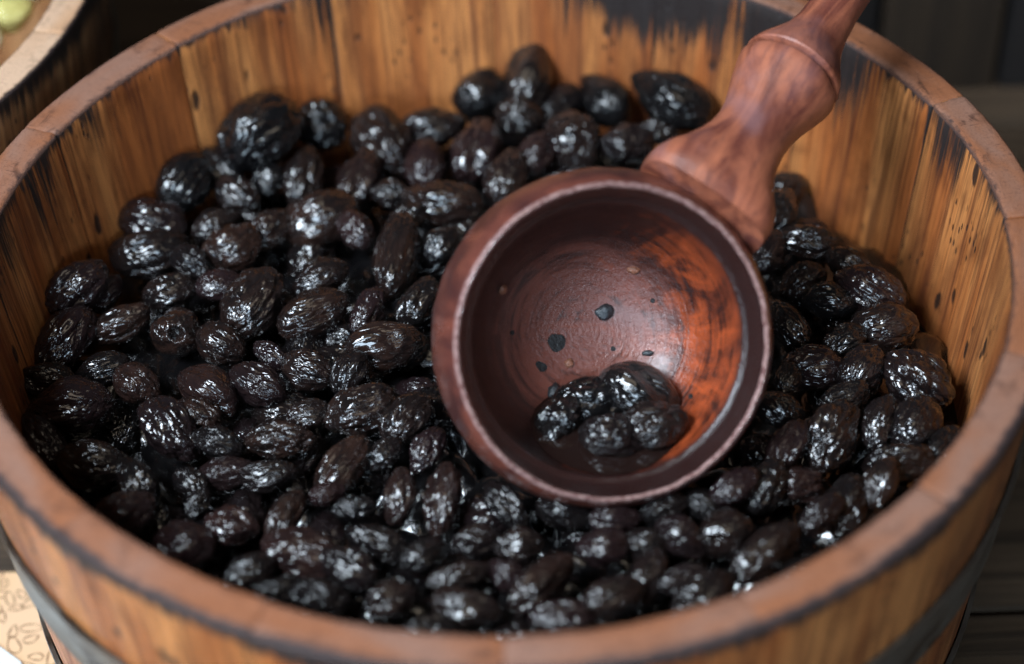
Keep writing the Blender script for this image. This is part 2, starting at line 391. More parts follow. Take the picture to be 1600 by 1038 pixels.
(0.0853, -0.0679, -0.0555, 0.52, 0.784, 0.34, 0.0092, 0.0063, 0.1, 'wrinkled black olive at half past four from the scoop, half an olive out'),
(0.0965, -0.0634, -0.0607, 0.999, -0.025, -0.028, 0.0086, 0.0068, 0.9, 'wrinkled brown olive at half past four from the scoop, one olives out'),
(0.0948, -0.0502, -0.056, 0.594, 0.739, 0.319, 0.0105, 0.0064, 0.4, "wrinkled brownish black olive at four o'clock from the scoop, half an olive out"),
(0.1105, -0.045, -0.056, 0.443, 0.822, 0.358, 0.013, 0.0082, 0.4, "plump brownish black olive at four o'clock from the scoop, one olives out"),
(0.1275, -0.0398, -0.056, 0.362, 0.854, 0.373, 0.0096, 0.0065, 0.2, 'wrinkled black olive at half past three from the scoop, one-and-a-half olives out'),
(0.1392, -0.0413, -0.056, 0.52, 0.784, 0.34, 0.0106, 0.0076, 0.1, 'wrinkled black olive at half past three from the scoop, two olives out'),
(0.144, -0.0202, -0.056, 0.747, -0.602, -0.28, 0.0128, 0.0102, 0.4, "plump brownish black olive at three o'clock from the scoop, two olives out"),
(0.1364, 0.0085, -0.0576, 0.974, 0.213, 0.079, 0.0123, 0.0091, 0.5, "plump brownish black olive at three o'clock from the scoop, one-and-a-half olives out"),
(0.1349, 0.0269, -0.0559, 0.85, -0.476, -0.225, 0.0121, 0.0088, 0.4, 'plump brownish black olive at half past two from the scoop, one-and-a-half olives out'),
(0.1295, 0.042, -0.0562, 0.688, -0.659, -0.304, 0.0095, 0.0066, 0.6, 'wrinkled brownish black olive at half past two from the scoop, one olives out'),
(0.117, 0.0563, -0.0565, 0.993, -0.104, -0.063, 0.0116, 0.0072, 0.5, "long brownish black olive at two o'clock from the scoop, one olives out"),
(0.1062, 0.074, -0.056, 0.52, 0.784, 0.34, 0.0107, 0.0073, 0.1, 'wrinkled black olive at half past one from the scoop, half an olive out'),
(0.1002, 0.0509, -0.0555, 0.52, 0.784, 0.34, 0.0089, 0.006, 0.2, "small black olive at two o'clock from the scoop, close by its rim"),
(0.1113, 0.0337, -0.056, 0.881, 0.438, 0.18, 0.0086, 0.0066, 0.5, 'small brownish black olive at half past two from the scoop, half an olive out'),
(0.1195, 0.0227, -0.0559, 0.978, -0.183, -0.097, 0.0089, 0.0064, 0.0, 'wrinkled black olive at half past two from the scoop, one olives out'),
(0.1035, 0.0095, -0.056, 0.479, -0.799, -0.363, 0.0112, 0.0064, 0.2, "long black olive at three o'clock from the scoop, close by its rim"),
(0.1101, -0.0106, -0.0579, 0.999, -0.025, -0.028, 0.0114, 0.0078, 0.5, "wrinkled brownish black olive at three o'clock from the scoop, half an olive out"),
(0.1251, -0.0157, -0.0553, 0.52, 0.784, 0.34, 0.0109, 0.0072, 0.2, "wrinkled black olive at three o'clock from the scoop, one olives out"),
(0.1171, -0.0289, -0.0548, 0.95, 0.29, 0.113, 0.0085, 0.0055, 0.1, 'wrinkled black olive at half past three from the scoop, one olives out'),
(0.1322, -0.0586, -0.0555, 0.999, -0.025, -0.028, 0.0098, 0.0064, 0.2, 'wrinkled black olive at half past three from the scoop, two-and-a-half olives out'),
(0.1231, -0.0693, -0.054, 0.52, 0.784, 0.34, 0.0092, 0.0053, 0.5, "long brownish black olive at four o'clock from the scoop, two olives out"),
(0.111, -0.0752, -0.0579, 0.362, 0.854, 0.373, 0.0109, 0.0068, 0.2, "wrinkled black olive at four o'clock from the scoop, two olives out"),
(0.1018, -0.0828, -0.0538, 0.784, 0.572, 0.241, 0.0088, 0.0052, 0.2, 'long black olive at half past four from the scoop, one-and-a-half olives out'),
(0.0943, -0.0318, -0.056, 0.85, -0.476, -0.225, 0.0086, 0.0055, 0.2, 'wrinkled black olive at half past three from the scoop, close by its rim'),
(0.1212, -0.0005, -0.0546, 0.881, 0.438, 0.18, 0.0083, 0.0057, 0.1, "small black olive at three o'clock from the scoop, one olives out"),
(0.0751, -0.0716, -0.0513, 0.881, 0.438, 0.18, 0.0083, 0.0055, 0.1, 'wrinkled shiny black olive at half past four from the scoop, half an olive out'),
(0.0186, -0.0755, -0.056, 0.928, -0.334, -0.164, 0.0086, 0.0054, 0.1, 'long black olive at half past six from the scoop, close by its rim'),
(-0.0001, -0.0723, -0.056, 0.623, -0.711, -0.326, 0.009, 0.0054, 0.1, "long black olive at seven o'clock from the scoop, half an olive out"),
(0.035, -0.0797, -0.056, 0.999, -0.025, -0.028, 0.0075, 0.0052, 0.1, "small black olive at six o'clock from the scoop, close by its rim"),
(0.0516, -0.0756, -0.0554, 0.95, 0.29, 0.113, 0.0076, 0.0052, 0.1, 'small black olive at half past five from the scoop, close by its rim'),
(0.0647, -0.0736, -0.0572, 0.85, -0.476, -0.225, 0.0077, 0.0052, 0.1, "small black olive at five o'clock from the scoop, half an olive out"),
(-0.0293, 0.0309, -0.056, 0.52, 0.784, 0.34, 0.0102, 0.0064, 0.2, 'wrinkled black olive at half past nine from the scoop, half an olive out'),
(-0.0479, 0.0267, -0.056, 0.362, 0.854, 0.373, 0.0091, 0.0058, 0.2, "small shiny black olive at nine o'clock from the scoop, one-and-a-half olives out"),
(-0.0258, -0.0455, -0.056, 0.52, 0.784, 0.34, 0.0083, 0.0054, 0.1, "small black olive at eight o'clock from the scoop, half an olive out"),
(-0.0784, -0.0547, -0.0553, 0.99, 0.134, 0.043, 0.0088, 0.0051, 0.2, 'long black olive at half past eight from the scoop, three olives out'),
(-0.0404, -0.0462, -0.056, 0.784, 0.572, 0.241, 0.0069, 0.0048, 0.2, "small black olive at eight o'clock from the scoop, one-and-a-half olives out"),
(-0.0212, 0.0634, -0.056, 0.662, 0.689, 0.295, 0.0079, 0.0056, 0.1, "small black olive at ten o'clock from the scoop, half an olive out"),
(-0.0502, -0.0975, -0.0544, 0.85, -0.476, -0.225, 0.0095, 0.0056, 0.1, 'long black olive at half past seven from the scoop, three olives out'),
(-0.0588, -0.1085, -0.055, 0.978, -0.183, -0.097, 0.0093, 0.0055, 0.1, 'long black olive at half past seven from the scoop, three-and-a-half olives out'),
(-0.0726, -0.104, -0.057, 0.974, 0.213, 0.079, 0.0083, 0.005, 0.1, "long black olive at eight o'clock from the scoop, four olives out"),
(0.0165, -0.1201, -0.055, 0.999, -0.025, -0.028, 0.0091, 0.0051, 0.2, 'long black olive at half past six from the scoop, one-and-a-half olives out'),
(-0.0249, -0.1227, -0.056, 0.99, 0.134, 0.043, 0.0081, 0.0049, 0.1, "long black olive at seven o'clock from the scoop, two-and-a-half olives out"),
(0.0, -0.101, -0.0568, 0.85, -0.476, -0.225, 0.0064, 0.0044, 0.2, "small black olive at seven o'clock from the scoop, one-and-a-half olives out"),
(-0.0971, -0.0378, -0.056, 0.928, -0.334, -0.164, 0.009, 0.0056, 0.1, 'long black olive at half past eight from the scoop, four olives out'),
(-0.1412, 0.0008, -0.056, 0.95, 0.29, 0.113, 0.0094, 0.0063, 0.1, "wrinkled black olive at nine o'clock from the scoop, five-and-a-half olives out"),
(-0.1036, 0.0441, -0.056, 0.99, 0.134, 0.043, 0.0085, 0.0059, 0.1, 'small black olive at half past nine from the scoop, three-and-a-half olives out'),
(-0.1149, 0.0564, -0.0552, 0.747, -0.602, -0.28, 0.0089, 0.006, 0.1, 'small black olive at half past nine from the scoop, four olives out'),
(-0.1564, -0.0341, -0.056, 0.623, -0.711, -0.326, 0.0106, 0.0065, 0.1, 'wrinkled black olive at half past eight from the scoop, six-and-a-half olives out'),
(0.1467, -0.0541, -0.0588, 0.52, 0.784, 0.34, 0.0105, 0.0064, 0.1, 'wrinkled black olive at half past three from the scoop, three olives out'),
(-0.0336, 0.0787, -0.055, 0.95, 0.29, 0.113, 0.0077, 0.0056, 0.1, "small black olive at ten o'clock from the scoop, one olives out"),
(0.0986, -0.0195, -0.0558, 0.362, 0.854, 0.373, 0.0074, 0.0051, 0.1, 'small black olive at half past three from the scoop, close by its rim'),
(-0.1452, 0.0418, -0.0561, 0.52, 0.784, 0.34, 0.0078, 0.0052, 0.1, "small black olive at nine o'clock from the scoop, five-and-a-half olives out"),
]
SUNK = [
(-0.0224, 0.0686, -0.07, 0.905, 0.03, 0.425, 0.0125, 0.0082, 'half-buried dark olive at quarter to ten from the scoop, half an olive out'),
(-0.0149, 0.0823, -0.0678, -0.941, 0.338, -0.01, 0.0119, 0.009, 'half-buried dark olive at quarter past ten from the scoop, half an olive out'),
(-0.0974, -0.094, -0.0706, 0.216, 0.973, -0.082, 0.012, 0.0076, "half-buried dark olive at eight o'clock from the scoop, five olives out"),
(-0.0286, -0.0027, -0.073, 0.867, -0.497, -0.017, 0.0118, 0.0082, 'half-buried dark olive at half past eight from the scoop, half an olive out'),
(0.0782, 0.1143, -0.0682, 0.73, -0.683, 0.022, 0.0126, 0.0085, 'half-buried dark olive at quarter to one from the scoop, close by its rim'),
(0.1095, 0.0428, -0.0679, -0.442, 0.895, -0.066, 0.0125, 0.0081, 'half-buried dark olive at half past two from the scoop, half an olive out'),
(-0.127, -0.0806, -0.0694, -0.639, -0.753, -0.16, 0.0109, 0.0082, 'half-buried dark olive at quarter past eight from the scoop, six olives out'),
(0.0326, 0.1459, -0.0696, -0.256, 0.779, -0.572, 0.0122, 0.0077, 'half-buried dark olive at quarter to twelve from the scoop, half an olive out'),
(0.1315, -0.0474, -0.0687, -0.902, -0.423, -0.087, 0.011, 0.0089, 'half-buried dark olive at quarter to four from the scoop, two olives out'),
(0.1301, 0.0208, -0.0706, 0.845, 0.163, -0.509, 0.0129, 0.0085, "half-buried dark olive at three o'clock from the scoop, one olives out"),
(-0.0752, -0.0479, -0.0676, -0.614, 0.787, -0.062, 0.0124, 0.0089, 'half-buried dark olive at quarter past eight from the scoop, three olives out'),
(0.049, -0.1225, -0.0675, -0.826, 0.462, 0.322, 0.0105, 0.0084, 'half-buried dark olive at quarter to six from the scoop, two olives out'),
(-0.1349, -0.011, -0.072, 0.146, 0.981, 0.126, 0.0114, 0.0078, 'half-buried dark olive at quarter to nine from the scoop, five olives out'),
(-0.1498, -0.0147, -0.0685, 0.753, -0.573, -0.323, 0.012, 0.0081, 'half-buried dark olive at quarter to nine from the scoop, six olives out'),
(-0.1211, 0.0751, -0.0693, 0.831, 0.383, 0.403, 0.0118, 0.0089, 'half-buried dark olive at quarter past nine from the scoop, four olives out'),
(0.0263, -0.0715, -0.0687, -0.205, -0.979, 0.003, 0.0113, 0.0081, 'half-buried dark olive at quarter past six from the scoop, half an olive out'),
(-0.0871, -0.059, -0.0684, -0.297, 0.798, -0.525, 0.0117, 0.0084, 'half-buried dark olive at quarter past eight from the scoop, three-and-a-half olives out'),
(0.0086, -0.0971, -0.0702, -0.114, -0.899, 0.423, 0.0128, 0.0087, 'half-buried dark olive at half past six from the scoop, one-and-a-half olives out'),
(-0.0253, -0.0161, -0.0661, -0.437, -0.898, -0.049, 0.0113, 0.0089, 'half-buried dark olive at quarter past eight from the scoop, half an olive out'),
(0.1334, 0.044, -0.0714, -0.39, 0.858, -0.335, 0.0121, 0.0087, 'half-buried dark olive at half past two from the scoop, one olives out'),
(0.0554, -0.0646, -0.0675, 0.686, 0.723, -0.086, 0.0127, 0.0078, 'half-buried dark olive at quarter past five from the scoop, close by its rim'),
(-0.0741, -0.0881, -0.0699, 0.81, 0.56, 0.174, 0.0121, 0.0087, 'half-buried dark olive at quarter to eight from the scoop, four olives out'),
(-0.0635, 0.1205, -0.07, 0.67, -0.739, 0.068, 0.0109, 0.0075, "half-buried dark olive at ten o'clock from the scoop, two-and-a-half olives out"),
(0.027, 0.1196, -0.0708, 0.94, -0.34, -0.031, 0.0111, 0.0082, 'half-buried dark olive at half past eleven from the scoop, close by its rim'),
(0.0992, 0.0731, -0.0682, 0.664, 0.741, -0.101, 0.0126, 0.0081, 'half-buried dark olive at quarter to two from the scoop, close by its rim'),
(-0.0898, -0.0228, -0.0719, 0.016, 0.972, -0.233, 0.0116, 0.0076, 'half-buried dark olive at half past eight from the scoop, three-and-a-half olives out'),
(-0.1159, -0.0628, -0.0699, 0.882, 0.467, 0.055, 0.0108, 0.0077, 'half-buried dark olive at quarter past eight from the scoop, five olives out'),
(-0.0603, 0.0262, -0.0683, -0.643, 0.64, -0.421, 0.0107, 0.0086, "half-buried dark olive at nine o'clock from the scoop, one-and-a-half olives out"),
(0.0614, -0.119, -0.0672, -0.685, 0.723, 0.087, 0.0118, 0.0086, 'half-buried dark olive at half past five from the scoop, two olives out'),
(-0.0836, -0.1071, -0.0716, 0.947, -0.019, 0.32, 0.0126, 0.0087, 'half-buried dark olive at quarter to eight from the scoop, four-and-a-half olives out'),
(-0.0603, -0.0741, -0.0685, 0.06, -0.998, 0.019, 0.0123, 0.0082, 'half-buried dark olive at quarter to eight from the scoop, three olives out'),
(-0.0818, 0.0451, -0.0693, 0.55, -0.817, 0.175, 0.0115, 0.0083, 'half-buried dark olive at quarter past nine from the scoop, two-and-a-half olives out'),
(-0.0949, 0.0875, -0.0663, 0.872, -0.483, -0.079, 0.0108, 0.0086, 'half-buried dark olive at half past nine from the scoop, three-and-a-half olives out'),
(0.0906, 0.1214, -0.0697, 0.44, -0.859, -0.26, 0.0108, 0.0076, "half-buried dark olive at one o'clock from the scoop, half an olive out"),
(0.1122, 0.1012, -0.0668, -0.889, -0.453, 0.067, 0.0124, 0.0078, 'half-buried dark olive at half past one from the scoop, one olives out'),
(-0.0773, -0.0132, -0.0674, -0.995, -0.101, -0.014, 0.0118, 0.0081, 'half-buried dark olive at half past eight from the scoop, two-and-a-half olives out'),
(0.0946, -0.0965, -0.0668, 0.564, 0.651, -0.508, 0.0129, 0.0089, 'half-buried dark olive at quarter to five from the scoop, two olives out'),
(-0.0722, 0.0161, -0.0681, 0.064, -0.925, -0.374, 0.0124, 0.0086, "half-buried dark olive at nine o'clock from the scoop, two-and-a-half olives out"),
(-0.0585, -0.1273, -0.0658, -0.314, 0.933, 0.177, 0.0124, 0.0077, 'half-buried dark olive at half past seven from the scoop, four olives out'),
(-0.0271, 0.1335, -0.0688, -0.291, -0.954, 0.073, 0.0129, 0.0082, 'half-buried dark olive at half past ten from the scoop, one-and-a-half olives out'),
(-0.0348, -0.0915, -0.0718, -0.499, 0.842, 0.205, 0.011, 0.0083, 'half-buried dark olive at quarter past seven from the scoop, two-and-a-half olives out'),
(-0.0409, -0.017, -0.0673, 0.897, -0.407, -0.173, 0.0116, 0.0084, 'half-buried dark olive at half past eight from the scoop, one olives out'),
(-0.1274, 0.0438, -0.0716, 0.976, 0.214, 0.03, 0.0127, 0.0084, "half-buried dark olive at nine o'clock from the scoop, four-and-a-half olives out"),
(-0.0579, -0.0976, -0.0703, -0.833, -0.483, -0.272, 0.011, 0.0079, 'half-buried dark olive at half past seven from the scoop, three-and-a-half olives out'),
(0.1135, -0.095, -0.0681, -0.106, 0.994, 0.017, 0.0117, 0.0085, 'half-buried dark olive at half past four from the scoop, two-and-a-half olives out'),
(-0.072, 0.0735, -0.0669, 0.283, 0.896, 0.342, 0.0123, 0.0087, 'half-buried dark olive at half past nine from the scoop, two-and-a-half olives out'),
(-0.0349, 0.0184, -0.0681, -0.246, -0.947, 0.208, 0.0108, 0.008, "half-buried dark olive at nine o'clock from the scoop, half an olive out"),
(-0.0039, 0.089, -0.0707, -0.992, 0.067, -0.102, 0.0116, 0.0085, 'half-buried dark olive at half past ten from the scoop, close by its rim'),
(-0.061, 0.0099, -0.0675, -0.955, 0.257, 0.148, 0.0112, 0.0087, 'half-buried dark olive at quarter to nine from the scoop, two olives out'),
(-0.0483, -0.0438, -0.0671, -0.865, 0.493, 0.099, 0.0109, 0.0089, "half-buried dark olive at eight o'clock from the scoop, two olives out"),
(-0.1, -0.073, -0.0669, 0.212, 0.919, 0.333, 0.0127, 0.0077, 'half-buried dark olive at quarter past eight from the scoop, four-and-a-half olives out'),
(-0.0608, 0.1017, -0.0682, 0.909, 0.107, -0.404, 0.0122, 0.0081, 'half-buried dark olive at quarter to ten from the scoop, two olives out'),
(0.0049, -0.1402, -0.066, 0.884, 0.468, -0.02, 0.011, 0.008, 'half-buried dark olive at half past six from the scoop, three olives out'),
(0.0915, -0.0444, -0.0686, 0.758, -0.561, -0.331, 0.0126, 0.0081, 'half-buried dark olive at quarter past four from the scoop, half an olive out'),
(0.0875, 0.0926, -0.0665, 0.739, 0.673, -0.044, 0.0106, 0.0083, 'half-buried dark olive at quarter past one from the scoop, close by its rim'),
(0.1207, 0.0707, -0.0674, 0.089, -0.96, 0.266, 0.0113, 0.0084, "half-buried dark olive at two o'clock from the scoop, one olives out"),
(-0.0147, -0.0923, -0.0699, -0.759, 0.648, -0.069, 0.0129, 0.0086, "half-buried dark olive at seven o'clock from the scoop, two olives out"),
(-0.0083, -0.0683, -0.0673, -0.866, 0.169, -0.47, 0.0116, 0.0079, 'half-buried dark olive at quarter past seven from the scoop, one olives out'),
(-0.0714, -0.0348, -0.0679, 0.848, 0.433, 0.305, 0.0125, 0.0076, 'half-buried dark olive at quarter past eight from the scoop, two-and-a-half olives out'),
(-0.0997, 0.0302, -0.0709, -0.411, 0.875, -0.257, 0.0115, 0.0077, "half-buried dark olive at nine o'clock from the scoop, three-and-a-half olives out"),
(0.0016, -0.1149, -0.0695, 0.325, -0.943, -0.077, 0.011, 0.0084, 'half-buried dark olive at quarter to seven from the scoop, two olives out'),
(-0.0434, -0.1031, -0.069, 0.671, 0.535, 0.513, 0.0128, 0.0077, 'half-buried dark olive at half past seven from the scoop, three olives out'),
(-0.0048, 0.132, -0.0686, 0.031, -0.988, -0.151, 0.0127, 0.0089, 'half-buried dark olive at quarter to eleven from the scoop, one olives out'),
(-0.0227, 0.0403, -0.0691, 0.957, 0.202, 0.208, 0.012, 0.0076, 'half-buried dark olive at quarter past nine from the scoop, close by its rim'),
(-0.1031, 0.1059, -0.0671, -0.683, 0.458, -0.569, 0.0116, 0.0081, 'half-buried dark olive at quarter to ten from the scoop, three-and-a-half olives out'),
]

# ------------------------------------------------------------------ the bucket
TAPER = 0.085
FOUR = ((2, 0.00011, -0.00004), (3, -0.00081, 0.0), (4, 0.00071, 0.00028))
def wob(t):
    return sum(a * math.cos(k * t) + b * math.sin(k * t) for k, a, b in FOUR)

def gauss(x, s):
    return math.exp(-(x / s) ** 2)
def adiff(a, b):
    return (a - b + math.pi) % (2 * math.pi) - math.pi

def char_main(face, t, z):
    """scorch marks of the big bucket: face is inner, outer or top (then z is 0 at the inner edge, 1 at the outer)"""
    d = math.degrees(t) % 360
    n = noise.noise(Vector((math.cos(t) * 5, math.sin(t) * 5, 3.3)))
    n2 = noise.noise(Vector((math.cos(t) * 14, math.sin(t) * 14, 7.3)))
    if face == 'inner':
        c = max(0.0, 1.2 - (-z) / (0.0022 + 0.0012 * (n2 + 1)))
        for d0, w, dep, s in ((68, 15, 0.036, 1.4), (50, 10, 0.055, 1.15), (37, 6, 0.05, 0.95), (16, 8, 0.036, 0.85), (6, 5, 0.02, 0.6),
                              (110, 7, 0.026, 0.6), (99, 2.5, 0.02, 0.7), (88, 3, 0.012, 0.6), (78, 3, 0.016, 0.6), (114, 4, 0.045, 0.75), (123, 3, 0.03, 0.55),
                              (150, 4, 0.035, 0.7), (163, 5, 0.04, 0.75), (175, 8, 0.06, 0.65)):
            c = max(c, s * gauss(adiff(math.radians(d), math.radians(d0)), math.radians(w)) * min(1, max(0, 1.25 - (-z) / dep)))
        return c
    if face == 'outer':
        f = min(1.0, max(0.0, 0.35 - math.sin(t) * 1.6))
        return max(0.0, 0.75 + 0.55 * f - (-z) / (0.004 + 0.0035 * (n2 + 1))) + max(0, 0.35 * n)
    e = max(gauss(z, 0.16) * 0.6, gauss(z - 1, 0.24) * (0.35 + 0.3 * n2 + 0.6 * min(1.0, max(0.0, 0.35 - math.sin(t) * 1.6))))
    return e + 0.12 * n

def char_dark(face, t, z):
    n = noise.noise(Vector((math.cos(t) * 6, math.sin(t) * 6, 1.3 + z * 12)))
    n2 = noise.noise(Vector((math.cos(t) * 15, math.sin(t) * 15, 2.1)))
    if face == 'inner':
        return max(0.0, 1.0 - (-z) / 0.02)
    if face == 'outer':
        return 0.56 + 0.36 * n + max(0.0, 0.7 + z / 0.02)
    return max(gauss(z, 0.12) * 0.75, gauss(z - 1, 0.1) * 0.8) + 0.1 * n2

SEG = (0.0, 0.008, 0.02, 0.06, 0.18, 0.32, 0.5, 0.68, 0.82, 0.94, 0.98, 0.992, 1.0)
def stave(t0, t1, Ri, Ro, H, fchar, rnd, mats, parent, nu=12, gap=0.00010, rough=1.0):
    """one stave between two angles; cross-section loop swept round the bucket"""
    dr = rnd.uniform(-0.0002, 0.0002) * rough
    dz = rnd.uniform(-0.0003, 0.0002) * rough
    bv = 0.0016
    loop = []                                  # (radius offset from inner, z, face, coordinate along the loop)
    nv = 22
    for k in range(nv + 1):
        z = -H + (H - bv) * (k / nv) ** 0.75
        loop.append((0.0, z, 'inner', z))
    loop.append((bv * 0.35, -bv * 0.35, 'top', 0.02))
    T = Ro - Ri
    for k in range(7):
        fr = k / 6
        loop.append((bv + (T - 2 * bv) * fr, 0.0, 'top', 0.1 + 0.8 * fr))
    loop.append((T - bv * 0.35, -bv * 0.35, 'top', 0.98))
    nvo = 16
    for k in range(nvo + 1):
        z = -bv - (H - bv) * (k / nvo) ** 1.3
        loop.append((T, z, 'outer', z))
    N = len(loop)
    vs, uvs, ch = [], [], []
    g = gap / Ri
    for i in range(nu + 1):
        fr = SEG[i]
        t = t0 + g + (t1 - t0 - 2 * g) * fr
        edge = min(fr, 1 - fr) * (t1 - t0) * Ri
        rnd_in = 0.00028 * max(0, 1 - edge / 0.0015) ** 2
        for (o, z, f, q) in loop:
            r = Ri + wob(t) + TAPER * z + o + dr
            zz = z + dz
            if f == 'top':
                zz += 0.00035 * noise.noise(Vector((t * 40, o * 300, parent.location.x))) - rnd_in * 1.2
            elif f == 'inner':
                r += rnd_in + 0.00025 * noise.noise(Vector((t * 60, z * 25, 2.0)))
            else:
                r -= rnd_in
            vs.append((r * math.cos(t), r * math.sin(t), zz))
            vv = z if f == 'inner' else (0.3 + o if f == 'top' else 1.0 - z)
            uvs.append((t * Ri, vv))
            ch.append(min(1.2, max(0.0, fchar(f, t, q) + ({'inner': 0.6, 'top': 0.12, 'outer': 0.0}[f] * max(0, 1 - edge / 0.0009)))))
    fs, mi = [], []
    for i in range(nu):
        for k in range(N):
            k2 = (k + 1) % N
            fs.append((i * N + k, i * N + k2, (i + 1) * N + k2, (i + 1) * N + k))
            fa = loop[k][2]
            mi.append(1 if (fa == 'top' or loop[k2][2] == 'top') else 0)
    fs.append(tuple(range(N - 1, -1, -1))); mi.append(0)
    fs.append(tuple(nu * N + k for k in range(N))); mi.append(0)
    me = bpy.data.meshes.new('stave')
    me.from_pydata(vs, [], fs)
    for m in mats:
        me.materials.append(m)
    me.polygons.foreach_set('material_index', mi)
    at = me.attributes.new('char', 'FLOAT', 'POINT')
    at.data.foreach_set('value', ch)
    ul = me.uv_layers.new(name='UVMap')
    for l in me.loops:
        ul.data[l.index].uv = uvs[l.vertex_index]
    smooth(me, 50)
    return link('stave', me, parent=parent)

def ring(name, prof, mat, parent, n=160, wobble=True):
    """closed profile (radius, z) swept in a full circle"""
    vs, fs = [], []
    K = len(prof)
    for i in range(n):
        t = 2 * math.pi * i / n
        for (r, z) in prof:
            rr = r + (wob(t) if wobble else 0)
            vs.append((rr * math.cos(t), rr * math.sin(t), z))
    for i in range(n):
        j = (i + 1) % n
        for k in range(K):
            k2 = (k + 1) % K
            fs.append((i * K + k, j * K + k, j * K + k2, i * K + k2))
    me = bpy.data.meshes.new(name)
    me.from_pydata(vs, [], fs)
    smooth(me, 45)
    return link(name, me, (mat,), parent)

def hoop(parent, Ro, ztop, h):
    p = []
    th = 0.0012
    for z in (ztop - h, ztop):
        pass
    r = lambda z: Ro + TAPER * z
    p = [(r(ztop - h) + 0.0003, ztop - h), (r(ztop - h) + th + 0.0006, ztop - h), (r(ztop - h * 0.9) + th, ztop - h * 0.9),
         (r(ztop - h * 0.12) + th, ztop - h * 0.12), (r(ztop) + th + 0.0009, ztop - 0.0012), (r(ztop) + th + 0.0007, ztop),
         (r(ztop) + 0.0004, ztop)]
    return ring('hoop', p, STEEL, parent)

def bucket(name, loc, rz, seam0, fchar, mats, rnd, H=0.17, Ri=0.17, Ro=0.184, rough=1.0):
    root = empty(name, loc, rz)
    for k in range(16):
        t0 = math.radians(seam0 + 22.5 * k)
        stave(t0, t0 + math.radians(22.5), Ri, Ro, H, fchar, rnd, mats, root, rough=rough)
    hoop(root, Ro, -0.050, 0.026)
    hoop(root, Ro, -0.125, 0.026)
    rb = Ri - TAPER * (H - 0.014) - 0.0006
    vs = [(0, 0, -H + 0.014)] + [((rb + wob(2 * math.pi * i / 64)) * math.cos(2 * math.pi * i / 64), (rb + wob(2 * math.pi * i / 64)) * math.sin(2 * math.pi * i / 64), -H + 0.014) for i in range(64)]
    vs += [(x, y, z - 0.01) for x, y, z in vs]
    fs = []
    for i in range(64):
        j = (i + 1) % 64
        fs += [(0, 1 + i, 1 + j), (65, 66 + j, 66 + i), (1 + i, 66 + i, 66 + j, 1 + j)]
    me = bpy.data.meshes.new('base_board')
    me.from_pydata(vs, [], fs)
    link('base_board', me, (mats[0],), root)
    return root

# ground surface under everything: a table of dark planks
ZT = -0.17
def plank_mat():
    m = Mat('table_plank_wood')
    ob = m.obj()
    rn = m.rand()
    cb = m.new('ShaderNodeCombineXYZ')
    m.put(cb.inputs[1], m.math('MULTIPLY', rn, 7.0))
    ad = m.new('ShaderNodeVectorMath', operation='ADD')
    m.put(ad.inputs[0], ob); m.put(ad.inputs[1], cb.outputs[0])
    a = m.noise(m.map(ad.outputs[0], (7, 190, 60)), 1, 5, 0.65, 0.4)
    b = m.noise(m.map(ad.outputs[0], (10, 24, 20)), 1, 4, 0.6)
    c = m.mix(m.ramp(a, 0.35, 0.7), (0.085, 0.055, 0.033), (0.028, 0.018, 0.011))
    c = m.mix(m.ramp(b, 0.45, 0.75, 0, 0.6), c, (0.050, 0.036, 0.023))
    return m.set(color=c, rough=0.6, normal=m.bump(a, 0.5, 0.001))
PLANK = plank_mat()

def box(name, x0, x1, y0, y1, z0, z1, mat, parent=None, bev=0.002):
    bm = bmesh.new()
    bmesh.ops.create_cube(bm, size=1.0)
    for v in bm.verts:
        v.co = Vector(((x0 + x1) / 2 + v.co.x * (x1 - x0), (y0 + y1) / 2 + v.co.y * (y1 - y0), (z0 + z1) / 2 + v.co.z * (z1 - z0)))
    bmesh.ops.bevel(bm, geom=list(bm.edges), offset=bev, segments=2, affect='EDGES', profile=0.6)
    me = bpy.data.meshes.new(name)
    bm.to_mesh(me); bm.free()
    smooth(me, 35)
    return link(name, me, (mat,), parent)

table = empty('table_top', (0, 0, ZT))
tag(table, 'dark worn plank table top under the buckets', 'table', kind='structure')
yy = -0.60
prnd = random.Random(3)
while yy < 0.95:
    wd = prnd.uniform(0.085, 0.11)
    box('plank', -0.95, 0.95, yy, yy + wd - 0.003, -0.025, prnd.uniform(-0.0012, 0.0), PLANK, table)
    yy += wd

main = bucket('olive_bucket', (0, 0, 0), 0.0, 22.1, char_main, (WALL, RIM), random.Random(5))
tag(main, 'large round stave bucket of orange-brown wood holding the heap of black olives', 'bucket', 'wooden buckets on the stall')

nb = bucket('olive_bucket', (-0.340, 0.180, 0.0), math.radians(4), 3.0, char_dark, (WALL2, RIM2), random.Random(9), rough=1.4)
tag(nb, 'scorched wooden bucket with a pale worn rim in the corner beside the large bucket', 'bucket', 'wooden buckets on the stall')

